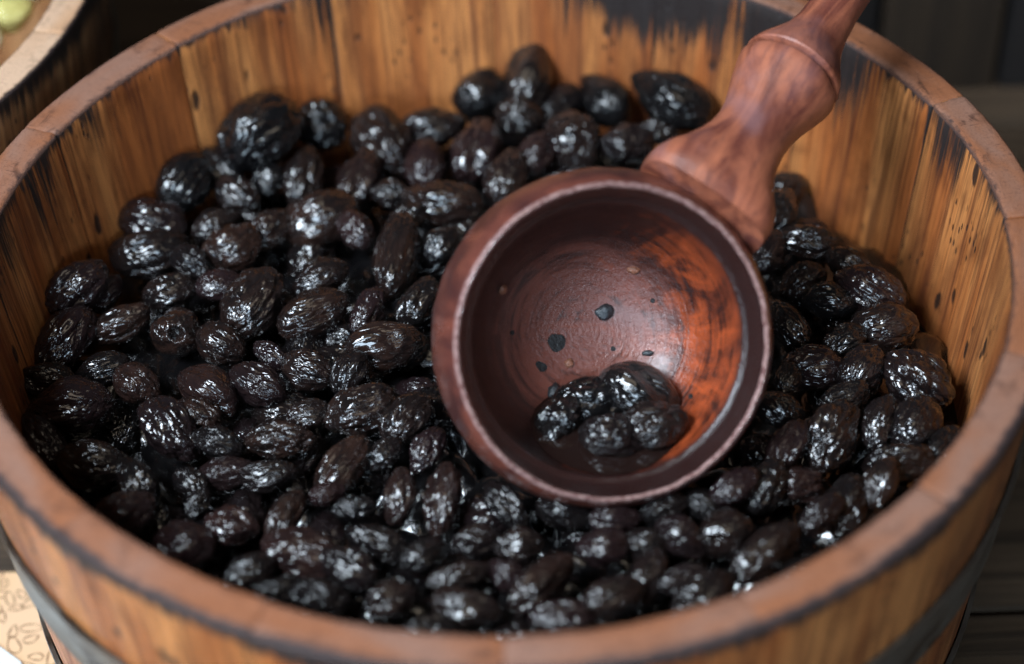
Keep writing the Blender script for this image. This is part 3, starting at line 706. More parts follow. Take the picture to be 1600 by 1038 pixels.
# ------------------------------------------------------------------ olives
def olive_mesh(name, seed, amp, point=0.0, hole=False, folds=0, nu=72, nv=48):
    rnd = random.Random(seed)
    o1 = Vector([rnd.uniform(-50, 50) for _ in range(3)])
    o2 = Vector([rnd.uniform(-50, 50) for _ in range(3)])
    bend = rnd.uniform(-0.13, 0.13)
    ph = rnd.uniform(0, 6.28)
    vs, fs = [], []
    def pt(t, ph_):
        # t: 0 bottom pole .. 1 top pole
        a = math.pi * t
        z = -math.cos(a)
        r = math.sin(a)
        if point:
            r *= 1 - point * max(0, z) ** 1.5
        r = r ** 1.08 if r > 0 else 0
        d = Vector((r * math.cos(ph_), r * math.sin(ph_), z))
        q = Vector((d.x, d.y, d.z * 0.75))
        wv = noise.noise_vector(q * 1.3 + o2) * 0.35
        big = noise.noise(q * 1.15 + o1) * 0.13
        dent = -0.10 * max(0.0, noise.noise(q * 1.7 + o2)) 
        n1 = noise.noise(Vector((q.x * 2.6, q.y * 2.6, q.z * 1.3)) + wv * 2 + o1)
        n2 = noise.noise(Vector((q.x * 5.2, q.y * 5.2, q.z * 3.0)) + wv * 3 + o2)
        n3 = noise.noise(q * 10.5 + wv * 4 + o1)
        cr = -max(0.0, 1 - abs(n1) / 0.2) ** 1.3 * 1.0 - max(0.0, 1 - abs(n2) / 0.26) ** 1.3 * 0.45 + 0.08 * n3 + 0.35 * abs(n1)
        h = big * 1.5 + dent * 2.0 + 1.8 * amp * cr
        if folds:
            env = math.sin(a) ** 0.5
            h += 0.085 * env * (abs(math.sin(folds * 0.5 * ph_ + ph + 1.2 * n1 + 0.6 * z)) ** 0.6 - 0.6)
        s = 1 + h
        if hole and z > 0.80:
            rr = r
            k = max(0.0, 1 - (rr / 0.34) ** 2)
            z -= 0.55 * k ** 0.7
            s = 1 + h * 0.5
            crk = 0.05 * math.cos(11 * ph_ + 2 * n1) * math.exp(-((rr - 0.45) / 0.15) ** 2)
            s += crk
        x, y, zz = d.x * s, d.y * s, z * (1 + 0.5 * h)
        x += bend * (zz * zz - 0.4)
        return (x, y, zz)
    vs.append(pt(0, 0))
    for j in range(1, nv):
        for i in range(nu):
            vs.append(pt(j / nv, 2 * math.pi * i / nu))
    vs.append(pt(1, 0))
    for i in range(nu):
        fs.append((0, 1 + (i + 1) % nu, 1 + i))
    for j in range(nv - 2):
        for i in range(nu):
            a = 1 + j * nu + i; b = 1 + j * nu + (i + 1) % nu
            fs.append((a, b, b + nu, a + nu))
    top = len(vs) - 1
    base = 1 + (nv - 2) * nu
    for i in range(nu):
        fs.append((base + i, base + (i + 1) % nu, top))
    me = bpy.data.meshes.new(name)
    me.from_pydata(vs, [], fs)
    for p in me.polygons:
        p.use_smooth = True
    me.materials.append(OLIVE)
    return me

VAR = [olive_mesh('olive_skin', s, a, pt_, False, fo) for s, a, pt_, fo in (
    (1, 0.045, 0.10, 0), (2, 0.060, 0.0, 0), (3, 0.075, 0.22, 0), (4, 0.035, 0.05, 7), (5, 0.055, 0.12, 9), (6, 0.085, 0.0, 0),
    (7, 0.050, 0.18, 6), (8, 0.022, 0.08, 0), (9, 0.070, 0.10, 8), (10, 0.040, 0.0, 0), (11, 0.090, 0.15, 0), (12, 0.060, 0.06, 5),
    (13, 0.050, 0.2, 7), (14, 0.065, 0.1, 5), (15, 0.045, 0.15, 10), (16, 0.080, 0.05, 6), (17, 0.055, 0.25, 0), (18, 0.070, 0.12, 9))]
SMOOTHV = olive_mesh('olive_skin', 21, 0.018, 0.05, False, 0)
POINTV = olive_mesh('olive_skin', 22, 0.035, 0.42, False, 0)
HOLEV = olive_mesh('olive_skin', 23, 0.030, 0.0, True, 0)
FOLDV = olive_mesh('olive_skin', 24, 0.030, 0.12, False, 8)

def orient(axis, roll):
    z = Vector(axis).normalized()
    x = z.orthogonal().normalized()
    m = Matrix((x, z.cross(x), z)).transposed()
    return (m @ Matrix.Rotation(roll, 3, 'Z')).to_euler()

def olive(p, ax, hl, hw, b, me, label, group):
    o = bpy.data.objects.new('olive', me)
    col.objects.link(o)
    o.location = p
    o.rotation_euler = orient(ax, RND.uniform(0, 6.283))
    o.scale = (hw * RND.uniform(0.97, 1.05), hw * RND.uniform(0.95, 1.03), hl)
    o.color = (b, RND.random(), RND.random(), 1)
    return tag(o, label, 'olive', group)

for i, (x, y, z, ax, ay, az, hl, hw, b, lab) in enumerate(OLIVES):
    me = VAR[RND.randrange(len(VAR))]
    a = Vector((ax, ay, az))
    if RND.random() < 0.5:
        a = -a
    if i in (19, 20):
        me = POINTV
        a = Vector((ax, ay, az)) * (-1 if ax > 0 else 1)
    elif i in (15, 10, 0):
        me = SMOOTHV if i != 0 else VAR[1]
    elif i == 36:
        me = HOLEV
        a = Vector((0.12, -0.78, 0.55))
    elif i in (58, 35, 47, 40, 48):
        me = FOLDV
    olive((x, y, z), a, hl * 1.13, hw * 1.06, b, me, lab, 'black olives heaped in the large bucket')
for (x, y, z, ax, ay, az, hl, hw, lab) in SUNK:
    olive((x, y, z), (ax, ay, az), hl, hw, RND.random() * 0.3, VAR[RND.randrange(len(VAR))],
          lab, 'olives sunk beneath the top layer')

# the packed olives further down, which read as one dark lumpy mass
brnd = random.Random(77)
cells = []
while len(cells) < 420:
    rr = 0.158 * math.sqrt(brnd.random()); t = brnd.random() * 6.2832
    c_ = (rr * math.cos(t), rr * math.sin(t))
    if all((c_[0] - q[0]) ** 2 + (c_[1] - q[1]) ** 2 > 0.0095 ** 2 for q in cells[-400:]) or brnd.random() < 0.02:
        cells.append((*c_, brnd.uniform(0, 3.14), brnd.uniform(-0.003, 0.003)))
vs, fs = [], []
NR, NA = 74, 210
def mass_h(x, y):
    best = -0.012
    for (cx, cy, a, dz) in cells:
        dx, dy = x - cx, y - cy
        if dx * dx + dy * dy < 0.00016:
            u_ = (dx * math.cos(a) + dy * math.sin(a)) / 0.0115; v_ = (-dx * math.sin(a) + dy * math.cos(a)) / 0.0078
            q = 1 - u_ * u_ - v_ * v_
            if q > 0:
                best = max(best, 0.0072 * math.sqrt(q) - 0.007 + dz)
    return best + 0.0006 * noise.noise(Vector((x * 420, y * 420, 1))) - 0.0008 * max(0, 1 - abs(noise.noise(Vector((x * 210, y * 210, 5)))) / 0.2)
vs.append((0, 0, -0.071 + mass_h(0, 0)))
for j in range(1, NR + 1):
    for i in range(NA):
        t = 2 * math.pi * i / NA
        r_ = (0.17 + wob(t) + TAPER * -0.075 - 0.0004) * j / NR
        x, y = r_ * math.cos(t), r_ * math.sin(t)
        vs.append((x, y, -0.071 + mass_h(x, y)))
for i in range(NA):
    fs.append((0, 1 + i, 1 + (i + 1) % NA))
for j in range(NR - 1):
    for i in range(NA):
        a = 1 + j * NA + i; b_ = 1 + j * NA + (i + 1) % NA
        fs.append((a, a + NA, b_ + NA, b_))
me = bpy.data.meshes.new('olive_mass')
me.from_pydata(vs, [], fs)
for p_ in me.polygons:
    p_.use_smooth = True
mm = Mat('olive_mass_skin')
mn = mm.noise(mm.obj(), 700, 4, 0.6, 0.6)
tag(link('olive_mass', me, (mm.set(color=(0.005, 0.0046, 0.005), rough=0.16, coat=0.8, coat_rough=0.08, normal=mm.bump(mn, 0.4, 0.0006)),)),
    'packed black olives further down in the large bucket', 'olives', kind='stuff')

# ------------------------------------------------------------------ the scoop
SC = Vector((0.03654, -0.04993, -0.006))
AX = Vector((0.14751, -0.78823, 0.59744)).normalized()
SX = (CR - AX * CR.dot(AX)).normalized()        # local x: towards the picture's right
SY = AX.cross(SX).normalized()
SM = Matrix((SX, SY, AX)).transposed()

def scoop_wood(name, inside):
    m = Mat(name)
    ob = m.obj()
    sp = m.new('ShaderNodeSeparateXYZ'); m.put(sp.inputs[0], ob)
    r2 = m.math('ADD', m.math('MULTIPLY', sp.outputs[0], sp.outputs[0]), m.math('MULTIPLY', sp.outputs[1], sp.outputs[1]))
    r = m.math('SQRT', r2)
    fig = m.noise(m.map(ob, (38, 60, 38), rot=(0.4, 0.2, 0.6)), 1, 5, 0.6, 1.2)
    cb = m.new('ShaderNodeCombineXYZ')
    m.put(cb.inputs[0], m.math('MULTIPLY', r, 1000.0)); m.put(cb.inputs[1], m.math('MULTIPLY', sp.outputs[2], 900.0))
    turn = m.noise(cb.outputs[0], 0.9, 4, 0.65)
    # turning marks broken up along the circumference
    an = m.math('ARCTAN2', sp.outputs[1], sp.outputs[0])
    cb2 = m.new('ShaderNodeCombineXYZ')
    m.put(cb2.inputs[0], m.math('MULTIPLY', r, 420.0)); m.put(cb2.inputs[1], m.math('MULTIPLY', an, 1.6)); m.put(cb2.inputs[2], m.math('MULTIPLY', sp.outputs[2], 420.0))
    swirl = m.noise(cb2.outputs[0], 0.8, 5, 0.65, 0.5)
    spk = m.noise(ob, 620, 3, 0.7)
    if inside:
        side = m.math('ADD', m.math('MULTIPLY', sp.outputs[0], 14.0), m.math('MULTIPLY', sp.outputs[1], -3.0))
        lit_figure = m.ramp(m.math('ADD', m.math('ADD', fig, m.math('MULTIPLY', m.math('SUBTRACT', swirl, 0.5), 0.9)), m.math('MULTIPLY', side, 0.46)), 0.53, 0.95)  # wood figure with the lit orange side and dark shaded side painted in
        lit_figure = m.math('MULTIPLY', lit_figure, m.ramp(r, 0.0452, 0.0436))
        c = m.mix(lit_figure, (0.020, 0.0062, 0.0052), (0.42, 0.075, 0.019))
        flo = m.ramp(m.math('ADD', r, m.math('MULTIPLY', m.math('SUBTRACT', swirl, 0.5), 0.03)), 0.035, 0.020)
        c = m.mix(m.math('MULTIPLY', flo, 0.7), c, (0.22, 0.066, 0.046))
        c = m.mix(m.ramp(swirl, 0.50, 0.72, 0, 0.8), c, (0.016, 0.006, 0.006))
        c = m.mix(m.ramp(spk, 0.56, 0.72, 0, 0.45), c, (0.03, 0.013, 0.012))
        hgt = m.math('ADD', m.math('MULTIPLY', turn, 0.5), m.math('ADD', m.math('MULTIPLY', spk, 0.7), m.math('MULTIPLY', swirl, 0.4)))
        nb_ = m.bump(hgt, 0.7, 0.0007)
        return m.set(color=c, rough=m.ramp(spk, 0.35, 0.65, 0.28, 0.44), normal=nb_, coat=0.15, coat_rough=0.18, spec=0.6)
    c = m.mix(m.ramp(fig, 0.35, 0.65), (0.17, 0.050, 0.033), (0.055, 0.016, 0.014))
    c = m.mix(m.ramp(swirl, 0.5, 0.75, 0, 0.6), c, (0.05, 0.018, 0.018))
    c = m.mix(m.ramp(spk, 0.58, 0.74, 0, 0.4), c, (0.07, 0.03, 0.028))
    hgt = m.math('ADD', m.math('MULTIPLY', turn, 0.35), m.math('MULTIPLY', spk, 0.25))
    return m.set(color=c, rough=m.ramp(fig, 0.35, 0.65, 0.26, 0.42), normal=m.bump(hgt, 0.4, 0.0005), coat=0.35, coat_rough=0.18, spec=0.5)

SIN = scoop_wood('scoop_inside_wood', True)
SOUT = scoop_wood('scoop_outside_wood', False)

scoop = empty('serving_scoop', SC)
scoop.rotation_euler = SM.to_euler()
tag(scoop, 'reddish turned-wood scoop with a deep round bowl lying on the black olives', 'scoop')

INNER = [(0.0, -0.0500), (0.006, -0.0499), (0.013, -0.0493), (0.020, -0.0478), (0.0265, -0.0452), (0.0315, -0.0420), (0.0360, -0.0375),
         (0.0395, -0.0320), (0.0420, -0.0255), (0.0435, -0.0185), (0.0443, -0.0125), (0.0449, -0.0108), (0.0462, -0.0100), (0.0475, -0.0070),
         (0.0487, -0.0035), (0.0495, -0.0012), (0.0499, -0.0001)]
LIP = [(0.0504, 0.0003), (0.0509, 0.0000), (0.0515, -0.0009), (0.0523, -0.0024)]
OUTER = [(0.0535, -0.0050), (0.0550, -0.0110), (0.0560, -0.0190), (0.0556, -0.0275), (0.0535, -0.0370), (0.0490, -0.0465), (0.0420, -0.0540),
         (0.0320, -0.0592), (0.0200, -0.0618), (0.0080, -0.0625), (0.0, -0.0625)]
def densify(p, k):
    out = []
    for a, b in zip(p[:-1], p[1:]):
        for i in range(k):
            f = i / k
            out.append((a[0] + (b[0] - a[0]) * f, a[1] + (b[1] - a[1]) * f))
    return out + [p[-1]]
def lathe(name, prof, mats, parent, n=144, matfn=None, jitter=None):
    vs, fs, mi = [], [], []
    K = len(prof)
    for i in range(n):
        t = 2 * math.pi * i / n
        for k, (r, z) in enumerate(prof):
            dr = dz = 0.0
            if jitter:
                dr, dz = jitter(k, r, z, t)
            vs.append(((r + dr) * math.cos(t), (r + dr) * math.sin(t), z + dz))
    for i in range(n):
        j = (i + 1) % n
        for k in range(K - 1):
            fs.append((i * K + k, j * K + k, j * K + k + 1, i * K + k + 1))
            mi.append(matfn(k) if matfn else 0)
    me = bpy.data.meshes.new(name)
    me.from_pydata(vs, [], fs)
    bm = bmesh.new(); bm.from_mesh(me)
    for f, x in zip(bm.faces, mi):
        f.material_index = x
    bmesh.ops.remove_doubles(bm, verts=bm.verts, dist=1e-6)
    bmesh.ops.recalc_face_normals(bm, faces=bm.faces)
    bm.to_mesh(me); bm.free()
    smooth(me, 60)
    return link(name, me, mats, parent)
prof = densify(INNER, 2) + LIP + densify(OUTER, 2)
KI = len(densify(INNER, 2)) - 9
def lipj(k, r, z, t):
    near = max(0.0, 1 - abs(z) / 0.004) if r > 0.047 else 0.0
    a = noise.noise(Vector((math.cos(t) * 9, math.sin(t) * 9, 4.0)))
    b = noise.noise(Vector((math.cos(t) * 34, math.sin(t) * 34, 8.0)))
    return (0.00035 * near * b + 0.0003 * a * (r / 0.05), near * (0.0004 * a - 0.0004 * max(0, b)))
KL = len(densify(INNER, 2)) - 4
def lip_mat():
    m = Mat('worn_wet_lip_highlight')
    n_ = m.noise(m.obj(), 520, 4, 0.7)
    c = m.mix(m.ramp(n_, 0.4, 0.65), (0.34, 0.21, 0.19), (0.13, 0.055, 0.05))  # pale crest tone paints in the bright highlight on the worn lip
    return m.set(color=c, rough=0.2, normal=m.bump(n_, 0.5, 0.0005), coat=1.0, coat_rough=0.08, spec=0.7)
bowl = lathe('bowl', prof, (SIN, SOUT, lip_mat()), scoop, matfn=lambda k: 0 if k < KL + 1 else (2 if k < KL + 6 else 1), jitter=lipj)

# handle: turned and carved, leaves the bowl's side and leans back over the bucket's rim
def handle_wood():
    m = Mat('scoop_handle_wood')
    ob = m.obj()
    g = m.noise(m.map(ob, (70, 70, 18), rot=(0.5, 0.3, 0)), 1, 5, 0.62, 1.6)
    st = m.noise(m.map(ob, (420, 420, 40), rot=(0.2, 0.1, 0)), 1, 4, 0.65, 0.5)
    sp = m.noise(ob, 1100, 3, 0.7)
    pat = m.noise(m.map(ob, (45, 45, 30), (1, 2, 3)), 1, 3, 0.5, 0.4)
    c = m.mix(m.ramp(g, 0.34, 0.66), (0.37, 0.118, 0.062), (0.12, 0.032, 0.022))
    c = m.mix(m.ramp(st, 0.5, 0.75, 0, 0.6), c, (0.15, 0.055, 0.04))
    c = m.mix(m.ramp(pat, 0.5, 0.72, 0, 0.55), c, (0.22, 0.11, 0.115))
    c = m.mix(m.ramp(sp, 0.58, 0.75, 0, 0.35), c, (0.09, 0.04, 0.035))
    return m.set(color=c, rough=m.ramp(pat, 0.4, 0.7, 0.36, 0.55), normal=m.bump(m.math('ADD', st, sp), 0.3, 0.0004), coat=0.15, coat_rough=0.3)
HW = handle_wood()
hd = (CR * 0.575 + CU * 0.818).normalized()
hd = (hd * math.cos(math.radians(25)) + CW * math.sin(math.radians(25))).normalized()
def ray_at(px, py, depth):
    return CAM + (CW + CR * ((px - 800) / 3111.11) - CU * ((py - 519) / 3111.11)) * depth
sc_depth = (SC - CAM).dot(CW)
hb = ray_at(1112, 300, sc_depth + 0.018)
side = CW.cross(hd).normalized()
if side.dot(CR) < 0:
    side = -side
front = hd.cross(side).normalized()
if front.dot(CW) > 0:
    front = -front
#            s       half width  half depth  squareness
HS = [(-0.0075, 0.0206, 0.0122, 2.8), (-0.003, 0.0212, 0.0135, 2.8), (0.000, 0.0206, 0.0135, 2.8), (0.004, 0.0190, 0.0135, 2.7), (0.009, 0.0160, 0.0132, 2.5),
      (0.015, 0.0134, 0.0124, 2.3), (0.021, 0.0119, 0.0116, 2.2), (0.027, 0.0113, 0.0112, 2.2), (0.033, 0.0117, 0.0114, 2.2), (0.039, 0.0128, 0.0122, 2.2),
      (0.045, 0.0144, 0.0135, 2.15), (0.050, 0.0156, 0.0146, 2.1), (0.0528, 0.0159, 0.0149, 2.0), (0.0537, 0.0155, 0.0146, 2.0), (0.0544, 0.0146, 0.0138, 2.0),
      (0.0552, 0.0146, 0.0138, 2.0), (0.0561, 0.0154, 0.0145, 2.0), (0.0568, 0.0156, 0.0148, 2.0), (0.060, 0.0146, 0.0139, 2.0), (0.066, 0.0119, 0.0115, 2.0), (0.072, 0.0096, 0.0094, 2.0),
      (0.079, 0.0082, 0.0081, 2.0), (0.088, 0.0077, 0.0077, 2.0), (0.110, 0.0078, 0.0078, 2.0), (0.140, 0.0086, 0.0086, 2.0), (0.165, 0.0095, 0.0095, 2.0),
      (0.176, 0.0090, 0.0090, 2.0), (0.181, 0.0065, 0.0065, 2.0), (0.183, 0.0, 0.0, 2.0)]
def _wide(s):
    return 1.13 + 0.03 * math.exp(-((s - 0.054) / 0.016) ** 2)
HS = [(s, a * _wide(s) * (0.80 if 0.0543 < s < 0.0554 else 1.0), d * _wide(s) * (0.80 if 0.0543 < s < 0.0554 else 1.0), q) for s, a, d, q in HS]
HS2 = []
for a, b in zip(HS[:-1], HS[1:]):
    n_ = 3 if b[0] - a[0] > 0.003 else 1
    for i in range(n_):
        f = i / n_
        HS2.append(tuple(a[k] + (b[k] - a[k]) * f for k in range(4)))
HS2.append(HS[-1])
vs, fs = [], []
NN = 56
for (s, hw_, hd_, sq) in HS2:
    for i in range(NN):
        t = 2 * math.pi * i / NN
        c_, s_ = math.cos(t), math.sin(t)
        e = 2.0 / sq
        x = math.copysign(abs(c_) ** e, c_) * hw_
        y = math.copysign(abs(s_) ** e, s_) * hd_
        # base is carved askew: it follows the bowl's curve
        k = max(0.0, 1 - max(s, 0) / 0.022)
        skew = 0.0
        n_ = noise.noise(Vector((x * 70, y * 70, s * 60))) * 0.0006 + noise.noise(Vector((x * 200, y * 200, s * 90 + 4))) * 0.0002
        x *= 1 + n_ / max(hw_, 0.004); y *= 1 + n_ / max(hd_, 0.004)
        vs.append((x, y, s + skew))
for j in range(len(HS2) - 1):
    for i in range(NN):
        i2 = (i + 1) % NN
        fs.append((j * NN + i, j * NN + i2, (j + 1) * NN + i2, (j + 1) * NN + i))
fs.append(tuple(range(NN - 1, -1, -1)))
me = bpy.data.meshes.new('handle')
me.from_pydata(vs, [], fs)
bm = bmesh.new(); bm.from_mesh(me)
bmesh.ops.remove_doubles(bm, verts=bm.verts, dist=1e-6)
bmesh.ops.recalc_face_normals(bm, faces=bm.faces)
bm.to_mesh(me); bm.free()
smooth(me, 42)
handle = link('handle', me, (HW,), scoop)
HM = Matrix((side, front, hd)).transposed()
if HM.determinant() < 0:
    HM = Matrix((side, -front, hd)).transposed()
HM = HM.to_4x4(); HM.translation = hb
SM4 = SM.to_4x4(); SM4.translation = SC
handle.matrix_local = SM4.inverted() @ HM

# ---- things in the bowl
def bowl_point(px, py, lift=0.0, scale=1.0):
    """the point of the bowl's inner surface seen at a picture position of the photograph"""
    d = (CW + CR * ((px - 800) / 3111.11) - CU * ((py - 519) / 3111.11))
    inv = SM.transposed()
    o = inv @ (CAM - SC); v = inv @ d
    s = 0.55
    while s < 0.78:
        q = o + v * s
        r = math.hypot(q.x, q.y)
        zi = -0.05
        for (a, b) in zip(INNER[:-1], INNER[1:]):
            if a[0] <= r <= b[0]:
                zi = a[1] + (b[1] - a[1]) * ((r - a[0]) / (b[0] - a[0] + 1e-9)); break
        if r < 0.05 and q.z < zi:
            break
        s += 0.0003
    # inward normal roughly towards a point on the axis
    sl = 0.0
    for (a, b) in zip(INNER[:-1], INNER[1:]):
        if a[0] <= math.hypot(q.x, q.y) <= b[0]:
            sl = (b[1] - a[1]) / (b[0] - a[0] + 1e-9); break
    rr_ = max(1e-6, math.hypot(q.x, q.y))
    nrm = Vector((-sl * q.x / rr_, -sl * q.y / rr_, 1.0)).normalized()
    return SM @ (q + nrm * lift) + SC, (SM @ nrm).normalized()

for (px, py, L, W_, ang, b, lift, var, lab) in (
        (918, 645, 124, 84, 8, 0.0, 0.0070, 5, 'glossy crinkled olive in the scoop bowl, in the middle of its small heap'),
        (1003, 628, 138, 92, -28, 0.1, 0.0070, 7, 'smooth dull olive uppermost in the scoop bowl'),
        (1040, 695, 98, 78, 10, 0.4, 0.0085, 8, 'brownish wrinkled olive in the scoop bowl nearest the orange inner wall'),
        (962, 722, 106, 78, -5, 0.2, 0.0092, 2, 'wrinkled olive in the scoop bowl lying closest to the low lip'),
        (862, 678, 92, 68, 55, 0.1, 0.0060, 10, 'dark olive in the scoop bowl farthest from the orange inner wall')):
    p, n = bowl_point(px, py, lift)
    pm = 3111.11 / ((p - CAM).dot(CW))
    a = math.radians(ang)
    olive(p, CR * math.cos(a) + CU * math.sin(a), L / 2 / pm * 1.04, W_ / 2 / pm * 1.04, b, VAR[var], lab, 'olives lying in the scoop')

# oily brine pooled in the low side of the bowl
def oil_mat():
    m = Mat('dark_brine')
    return m.set(color=(0.012, 0.006, 0.005), rough=0.08, coat=0.5, coat_rough=0.03)
bm = bmesh.new()
PI_ = [(r * 0.998, z + 0.0004) for r, z in densify(INNER, 2)]
n = 96; K = len(PI_)
grid = [[bm.verts.new(SM @ Vector((r * math.cos(2 * math.pi * i / n), r * math.sin(2 * math.pi * i / n), z)) + SC) for (r, z) in PI_[1:]] for i in range(n)]
cv = bm.verts.new(SM @ Vector((0, 0, PI_[0][1])) + SC)
for i in range(n):
    j = (i + 1) % n
    bm.faces.new((cv, grid[i][0], grid[j][0]))
    for k in range(K - 2):
        bm.faces.new((grid[i][k], grid[i][k + 1], grid[j][k + 1], grid[j][k]))
LEVEL = -0.0487
r_ = bmesh.ops.bisect_plane(bm, geom=list(bm.verts) + list(bm.edges) + list(bm.faces), plane_co=(0, 0, LEVEL), plane_no=(0, 0, 1), clear_outer=True)
ed = [e for e in r_['geom_cut'] if isinstance(e, bmesh.types.BMEdge)]
bmesh.ops.contextual_create(bm, geom=ed)
bmesh.ops.recalc_face_normals(bm, faces=bm.faces)
me = bpy.data.meshes.new('brine')
bm.to_mesh(me); bm.free()
brine = link('brine', me, (oil_mat(),))
tag(brine, 'dark oily brine pooled in the low side of the scoop bowl', 'brine')

# bits of olive and worm holes on the bowl's floor
def crumb_mat(name, c, rough):
    m = Mat(name)
    n_ = m.noise(m.obj(), 2.5, 4, 0.6)
    return m.set(color=m.mix(m.ramp(n_, 0.35, 0.65), c, tuple(x * 0.5 for x in c)), rough=rough, normal=m.bump(n_, 0.6, 0.0006))
CR_D = crumb_mat('olive_bit_dark', (0.03, 0.035, 0.04), 0.35)
CR_B = crumb_mat('olive_bit_brown', (0.30, 0.12, 0.07), 0.4)
CR_K = crumb_mat('hole_dark', (0.006, 0.005, 0.005), 0.5)
def lump(seed, flat):
    rnd = random.Random(seed)
    bm = bmesh.new()
    bmesh.ops.create_icosphere(bm, subdivisions=3, radius=1.0)
    o = Vector((seed * 3.1, 0, 0))
    for v in bm.verts:
        v.co *= 1 + 0.3 * noise.noise(v.co * 1.6 + o)
        v.co.z *= flat
    me = bpy.data.meshes.new('olive_crumb'); bm.to_mesh(me); bm.free()
    smooth(me, 0)
    return me
for s, (px, py, sz, asp, ang, flat, mt, lab) in enumerate((
        (945, 488, 16, 0.8, 30, 0.5, CR_D, 'grey-black olive crumb stuck high on the floor of the scoop bowl'),
        (990, 421, 11, 0.6, 0, 0.5, CR_B, 'tan crumb stuck under the shaded upper wall of the scoop bowl'),
        (785, 452, 8, 1.0, 0, 0.6, CR_B, 'small tan crumb alone at the shaded far side of the scoop bowl'),
        (866, 612, 14, 0.8, 60, 0.6, CR_D, 'dark crumb at the edge of the olives in the scoop bowl'),
        (889, 568, 7, 1.0, 0, 0.6, CR_B, 'tiny pale crumb between the worm holes in the scoop bowl'),
        (1012, 552, 9, 0.5, 0, 0.3, CR_D, 'thin dark flake on the shiny floor of the scoop bowl'))):
    p, nn = bowl_point(px, py, 0.0004)
    pm = 3111.11 / ((p - CAM).dot(CW))
    me = lump(s + 1, flat); me.materials.append(mt)
    o = bpy.data.objects.new('olive_crumb', me); col.objects.link(o)
    o.location = p
    z = nn; x = (CR * math.cos(math.radians(ang)) + CU * math.sin(math.radians(ang))); x = (x - z * x.dot(z)).normalized()
    o.rotation_euler = Matrix((x, z.cross(x), z)).transposed().to_euler()
    o.scale = (sz / pm, sz / pm * asp, sz / pm)
    tag(o, lab, 'crumb', 'crumbs of olive in the scoop')
# worm holes: short dark plugs let into the bowl (parts of the scoop)
for s, (px, py, sz, asp) in enumerate(((869, 535, 15, 1.05), (845, 573, 8, 1.4), (958, 545, 4, 1.0), (910, 600, 4, 1), (1020, 470, 4, 1), (800, 520, 4, 1), (1080, 620, 4, 1.2))):
    p, nn = bowl_point(px, py, 0.00025)
    pm = 3111.11 / ((p - CAM).dot(CW))
    bm = bmesh.new()
    bmesh.ops.create_cone(bm, cap_ends=True, segments=20, radius1=1.0, radius2=0.92, depth=0.3)
    for v in bm.verts:
        v.co.x *= 1 + 0.12 * math.sin(3 * math.atan2(v.co.y, v.co.x) + s)
    me = bpy.data.meshes.new('worm_hole'); bm.to_mesh(me); bm.free()
    smooth(me, 30)
    o = link('worm_hole', me, (CR_K,), bowl)
    z = nn; x = z.orthogonal().normalized()
    m4 = Matrix((x, z.cross(x), z)).transposed().to_4x4(); m4.translation = p
    o.matrix_local = SM4.inverted() @ m4 @ Matrix.Diagonal((sz / pm, sz / pm * asp, 0.0012, 1))

# dark peg in the handle's foot
def on_handle(px, py):
    d = (CW + CR * ((px - 800) / 3111.11) - CU * ((py - 519) / 3111.11))
    return CAM + d * (((hb - CAM).dot(CW)) - 0.0105)
bm = bmesh.new(); bmesh.ops.create_uvsphere(bm, u_segments=16, v_segments=10, radius=1.0)
me = bpy.data.meshes.new('peg'); bm.to_mesh(me); bm.free(); smooth(me, 0)
peg = link('peg', me, (CR_K,), handle)
m4 = Matrix.Translation(on_handle(1146, 314)) @ HM.to_3x3().to_4x4()
peg.matrix_local = HM.inverted() @ m4 @ Matrix.Diagonal((0.0021, 0.0021, 0.0016, 1))

# ------------------------------------------------------------------ around the bucket
# pale olives in the neighbouring bucket
for k, (x, y, z, ax, b, lab) in enumerate((
        (-0.203, 0.200, -0.034, (1, 0.2, 0.2), 0.1, 'yellow-green olive in the corner bucket, first behind its pale rim'),
        (-0.212, 0.186, -0.036, (0.3, 1, 0), 1.0, 'whitish olive low against the pale rim of the corner bucket'),
        (-0.198, 0.219, -0.034, (0.6, 1, 0.1), 0.7, 'straw-coloured olive at the picture top in the corner bucket'),
        (-0.217, 0.206, -0.036, (1, -0.6, 0.1), 0.0, 'darkest green olive in the corner bucket'),
        (-0.213, 0.223, -0.033, (1, 0.1, 0.1), 0.5, 'pale green olive behind the others in the corner bucket'))):
    o = olive((x, y, z), ax, 0.0115, 0.0085, b, VAR[7], lab, 'green olives in the corner bucket')
    o.material_slots[0].link = 'OBJECT'
    o.material_slots[0].material = GREEN

